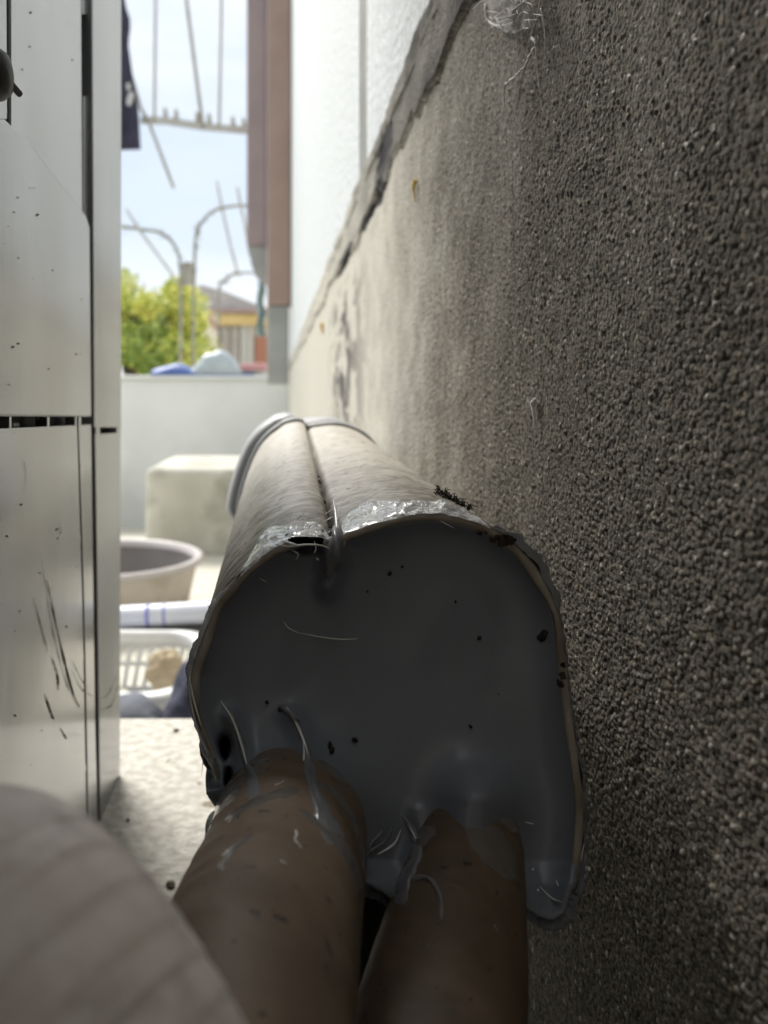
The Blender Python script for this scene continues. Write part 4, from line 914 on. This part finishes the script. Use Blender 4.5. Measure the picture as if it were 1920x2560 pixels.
# navy garment
gv = thing('garment', P(310, 380, 3.3), 'dark navy garment with a white print hanging beside the metal casing', 'clothing')
outl = [(180, -260), (330, -260), (318, 20), (322, 60), (316, 110), (322, 150), (330, 190), (338, 235), (346, 275), (350, 330), (352, 376), (335, 382), (305, 381), (180, 380)]
V = []
for j in range(30):
    y = -260+640*j/29; xr = np.interp(y, [-260, 20, 40, 60, 110, 190, 275, 382], [300, 312, 321, 324, 317, 330, 347, 352])
    for i in range(12): u = i/11; V.append(P(180+(xr-180)*u, y+(0 if j < 29 else -6*u), 3.30+.03*math.sin(u*9+j*.25)*(.4+j/40)))
F = [(j*12+i, j*12+i+1, (j+1)*12+i+1, (j+1)*12+i) for j in range(29) for i in range(11)]
o = mesh('cloth', V, F, M['navy'], gv, True); o.modifiers.new('s', 'SOLIDIFY').thickness = .01
V = [P(x, y, 3.255) for x, y in ((316, 250), (324, 228), (335, 232), (333, 245), (326, 264), (317, 262))]; mesh('print', V+[v+Vector((0, .004, 0)) for v in V], [(0, 1, 2, 3, 4, 5), (11, 10, 9, 8, 7, 6)]+[(i, (i+1) % 6, 6+(i+1) % 6, 6+i) for i in range(6)], M['white_print'], gv)
V = [P(x, y, 3.255) for x, y in ((315, 210), (324, 206), (327, 222), (318, 226))]; mesh('print', V+[v+Vector((0, .004, 0)) for v in V], [(0, 1, 2, 3), (7, 6, 5, 4)]+[(i, (i+1) % 4, 4+(i+1) % 4, 4+i) for i in range(4)], M['white_print'], gv)

# ------------------------------------------------------------------ garden behind the wall
def arch(name, label, d, legs, r, extra=()):
    t = thing(name, (P(legs[0][0][0], 0, d).x, d, GZ-.3), label, 'trellis', 'garden arches behind the wall')
    for pts in legs: mesh('arch_bar', *tube([P(x, y, d+dd) for x, y, dd in catmull([(q[0], q[1], 0) for q in pts], 8)], r, 8), M['iron'], t, True)
    for pts in extra: mesh('cross_rod', *tube([P(x, y, d-.02) for x, y in pts], r*.8, 8), M['rod'], t, True)
    parts = []
    for pts in legs:
        pp = catmull([(q[0], q[1], 0) for q in pts], 10)
        for k in range(46):
            p = random.choice(pp[:int(len(pp)*.75)]); x, y = p[0]+random.gauss(0, 5), p[1]+random.gauss(0, 5); a = random.random()*6.28
            parts.append(tube([P(p[0], p[1], d), P(x, y, d-.03), P(x+9*math.cos(a), y+9*math.sin(a), d+random.uniform(-.06, .06))], [.005, .004, .002], 4))
    mesh('dry_vine', *join(*parts), M['vine'], t, kind='stuff')
    return t
A = arch('garden_arch', 'thin iron garden arch with dry vine tendrils, left of the tall post pair', 6.0, [[(180, 560), (300, 566), (345, 572), (400, 582), (430, 605), (447, 640), (452, 700), (452, 800), (450, 1000)]], .012,
         extra=([(316, 523), (345, 570), (400, 645), (452, 715)],))
B = arch('garden_arch', 'thin iron garden arch curving right behind the brown column', 6.1, [[(484, 1000), (484, 800), (487, 650), (490, 590), (505, 555), (530, 530), (560, 519), (620, 515), (700, 540)]], .012,
         extra=([(542, 453), (554, 515), (575, 610), (594, 680)], [(593, 468), (602, 515), (612, 560), (625, 640)]))
mesh('board', *pbox(456, 481, 655, 712, 6.02, 6.06), M['board'], B)
arch('garden_arch', 'small low iron hoop in front of the house roof', 7.0, [[(546, 1000), (547, 735), (560, 705), (585, 686), (625, 682), (700, 690)]], .010)
# house
hs = thing('house', (P(600, 0, 20).x, 22, -1.5), 'cream house with low grey gable roof, red tiles along the roof edge and ochre fascia', 'house')
D_ = 20.0
mesh('wall', *pbox(470, 900, 782, 1250, D_+.4, D_+6), M['cream'], hs)
V = [P(x, y, D_+dd) for dd in (0, 6) for x, y in ((430, 735), (505, 712), (560, 728), (650, 764), (900, 850), (900, 870), (650, 784), (430, 784))]; n = 8
mesh('roof', V, [tuple(range(n)), tuple(range(2*n-1, n-1, -1))]+[(i, (i+1) % n, n+(i+1) % n, n+i) for i in range(n)], M['roof'], hs)
first = None
for k in range(24):
    x = 520+k*9.5
    if first is None:
        first = mesh('eave_tile', *tube([P(x, 778, D_-.15), P(x, 768, D_+.5)], .042, 8), M['tile'], hs)
        base = first
    else:
        o = base.copy(); COL.objects.link(o); o.parent = hs; o.location = base.location+Vector(((x-520)/FP*D_, 0, 0))
mesh('fascia', *pbox(545, 800, 786, 812, D_-.05, D_+.2), M['ochre'], hs)
mesh('column', *pbox(530, 548, 784, 1200, D_+.1, D_+.3), M['cream'], hs)
mesh('beam', *pbox(500, 548, 846, 856, D_+.05, D_+.3), M['cream'], hs)
for x0, x1, m in ((552, 575, 'shutter'), (577, 598, 'shutter'), (602, 618, 'curtain'), (620, 634, 'curtain')):
    f = mesh('window', *pbox(x0, x1, 815, 960, D_+.15, D_+.38), M['white_pl' if m == 'curtain' else 'shutter'], hs)
    mesh('pane', *pbox(x0+2, x1-2, 819, 955, D_+.13, D_+.148), M[m], f)
    for q in range(3): xx = x0+4+q*(x1-x0-8)/2; mesh('pane_bar', *pbox(xx-.6, xx+.6, 819, 955, D_+.10, D_+.128), M['cream'], f)
for r in range(14):
    for c_ in range(4):
        x = 636+c_*9+(4 if r % 2 else 0); y = 842+r*6
        if r == 0 and c_ == 0: b0 = mesh('brick', *pbox(x, x+8.4, y, y+5.4, D_+.1, D_+.3), M['brick'], hs)
        else: o = b0.copy(); COL.objects.link(o); o.parent = hs; o.location = Vector(((x-636)/FP*(D_+.1), 0, -(y-842)/FP*(D_+.1)))
# second pale annexe between tree and house
an = thing('garden_shed', (P(480, 0, 15).x, 15.5, -1), 'cream shed wall showing between the tree and the house', 'shed')
mesh('wall', *pbox(440, 520, 800, 1150, 15, 17), M['cream'], an); mesh('roof', *pbox(432, 528, 790, 799, 14.9, 17.1), M['tile'], an)
# tree
tr = thing('tree', (P(330, 0, 9).x, 9.2, GZ-.7), 'bushy yellow-green tree behind the garden wall', 'tree')
base = P(335, 1150, 9.2); mesh('trunk', *tube([base+Vector((0, 0, -.4)), base+Vector((.02, 0, .4)), base+Vector((-.05, 0, 1.3))], [.07, .06, .03], 10), M['bark'], tr, True)
for k in range(9):
    a = base+Vector((0, 0, .3+k*.12)); e = P(random.uniform(240, 470), random.uniform(700, 880), 9.2+random.uniform(-.5, .5)); mesh('limb', *tube([a, (a+e)/2+Vector((0, 0, .1)), e], [.03, .02, .006], 6), M['bark'], tr, True)
cl = []
for k in range(90):
    x = random.uniform(80, 505); top = np.interp(x, [80, 240, 300, 340, 372, 400, 450, 480, 510], [640, 650, 690, 722, 745, 735, 720, 755, 790]); y = random.uniform(top, 960)
    cl.append((x, y, 9.2+random.uniform(-.7, .7), random.uniform(.10, .26)))
for mi, mm in enumerate(('leaf1', 'leaf2')):
    V, F = [], []
    for (x, y, dd, r) in cl:
        yel = (y < 830 and x < 470) or x > 430
        nleaf = int(420*(.85 if (yel == (mi == 0)) else .28))
        c = P(x, y, dd)
        for q in range(nleaf):
            v = Vector((random.gauss(0, 1), random.gauss(0, 1), random.gauss(0, 1))); v = c+v.normalized()*r*random.uniform(.4, 1.15)
            if VY-(v.z-CZ)/v.y*FP < 600: continue
            u = Vector((random.gauss(0, 1), random.gauss(0, 1), random.gauss(0, 1))).normalized(); w_ = u.orthogonal().normalized(); s = random.uniform(.022, .045); n0 = len(V)
            V += [v-u*s, v+w_*s*.5, v+u*s, v-w_*s*.5]; F.append((n0, n0+1, n0+2, n0+3))
    mesh('crown', V, F, M[mm], tr, kind='stuff')
# distant hedge line so the horizon is not bare
hd = []
V, F = [], []
for k in range(2600):
    x = random.uniform(-25, 25); v = Vector((x, 34+random.uniform(-1, 1), CZ+random.uniform(-2.2, .9+.5*math.sin(x*.5)))); u = Vector((random.gauss(0, 1), random.gauss(0, 1), random.gauss(0, 1))).normalized(); w_ = u.orthogonal(); s = random.uniform(.15, .4); n0 = len(V)
    V += [v-u*s, v+w_*s*.5, v+u*s, v-w_*s*.5]; F.append((n0, n0+1, n0+2, n0+3))
o = mesh('hedge', V, F, M['leaf2']); props(o, 'distant hedge beyond the house', 'hedge', kind='stuff')
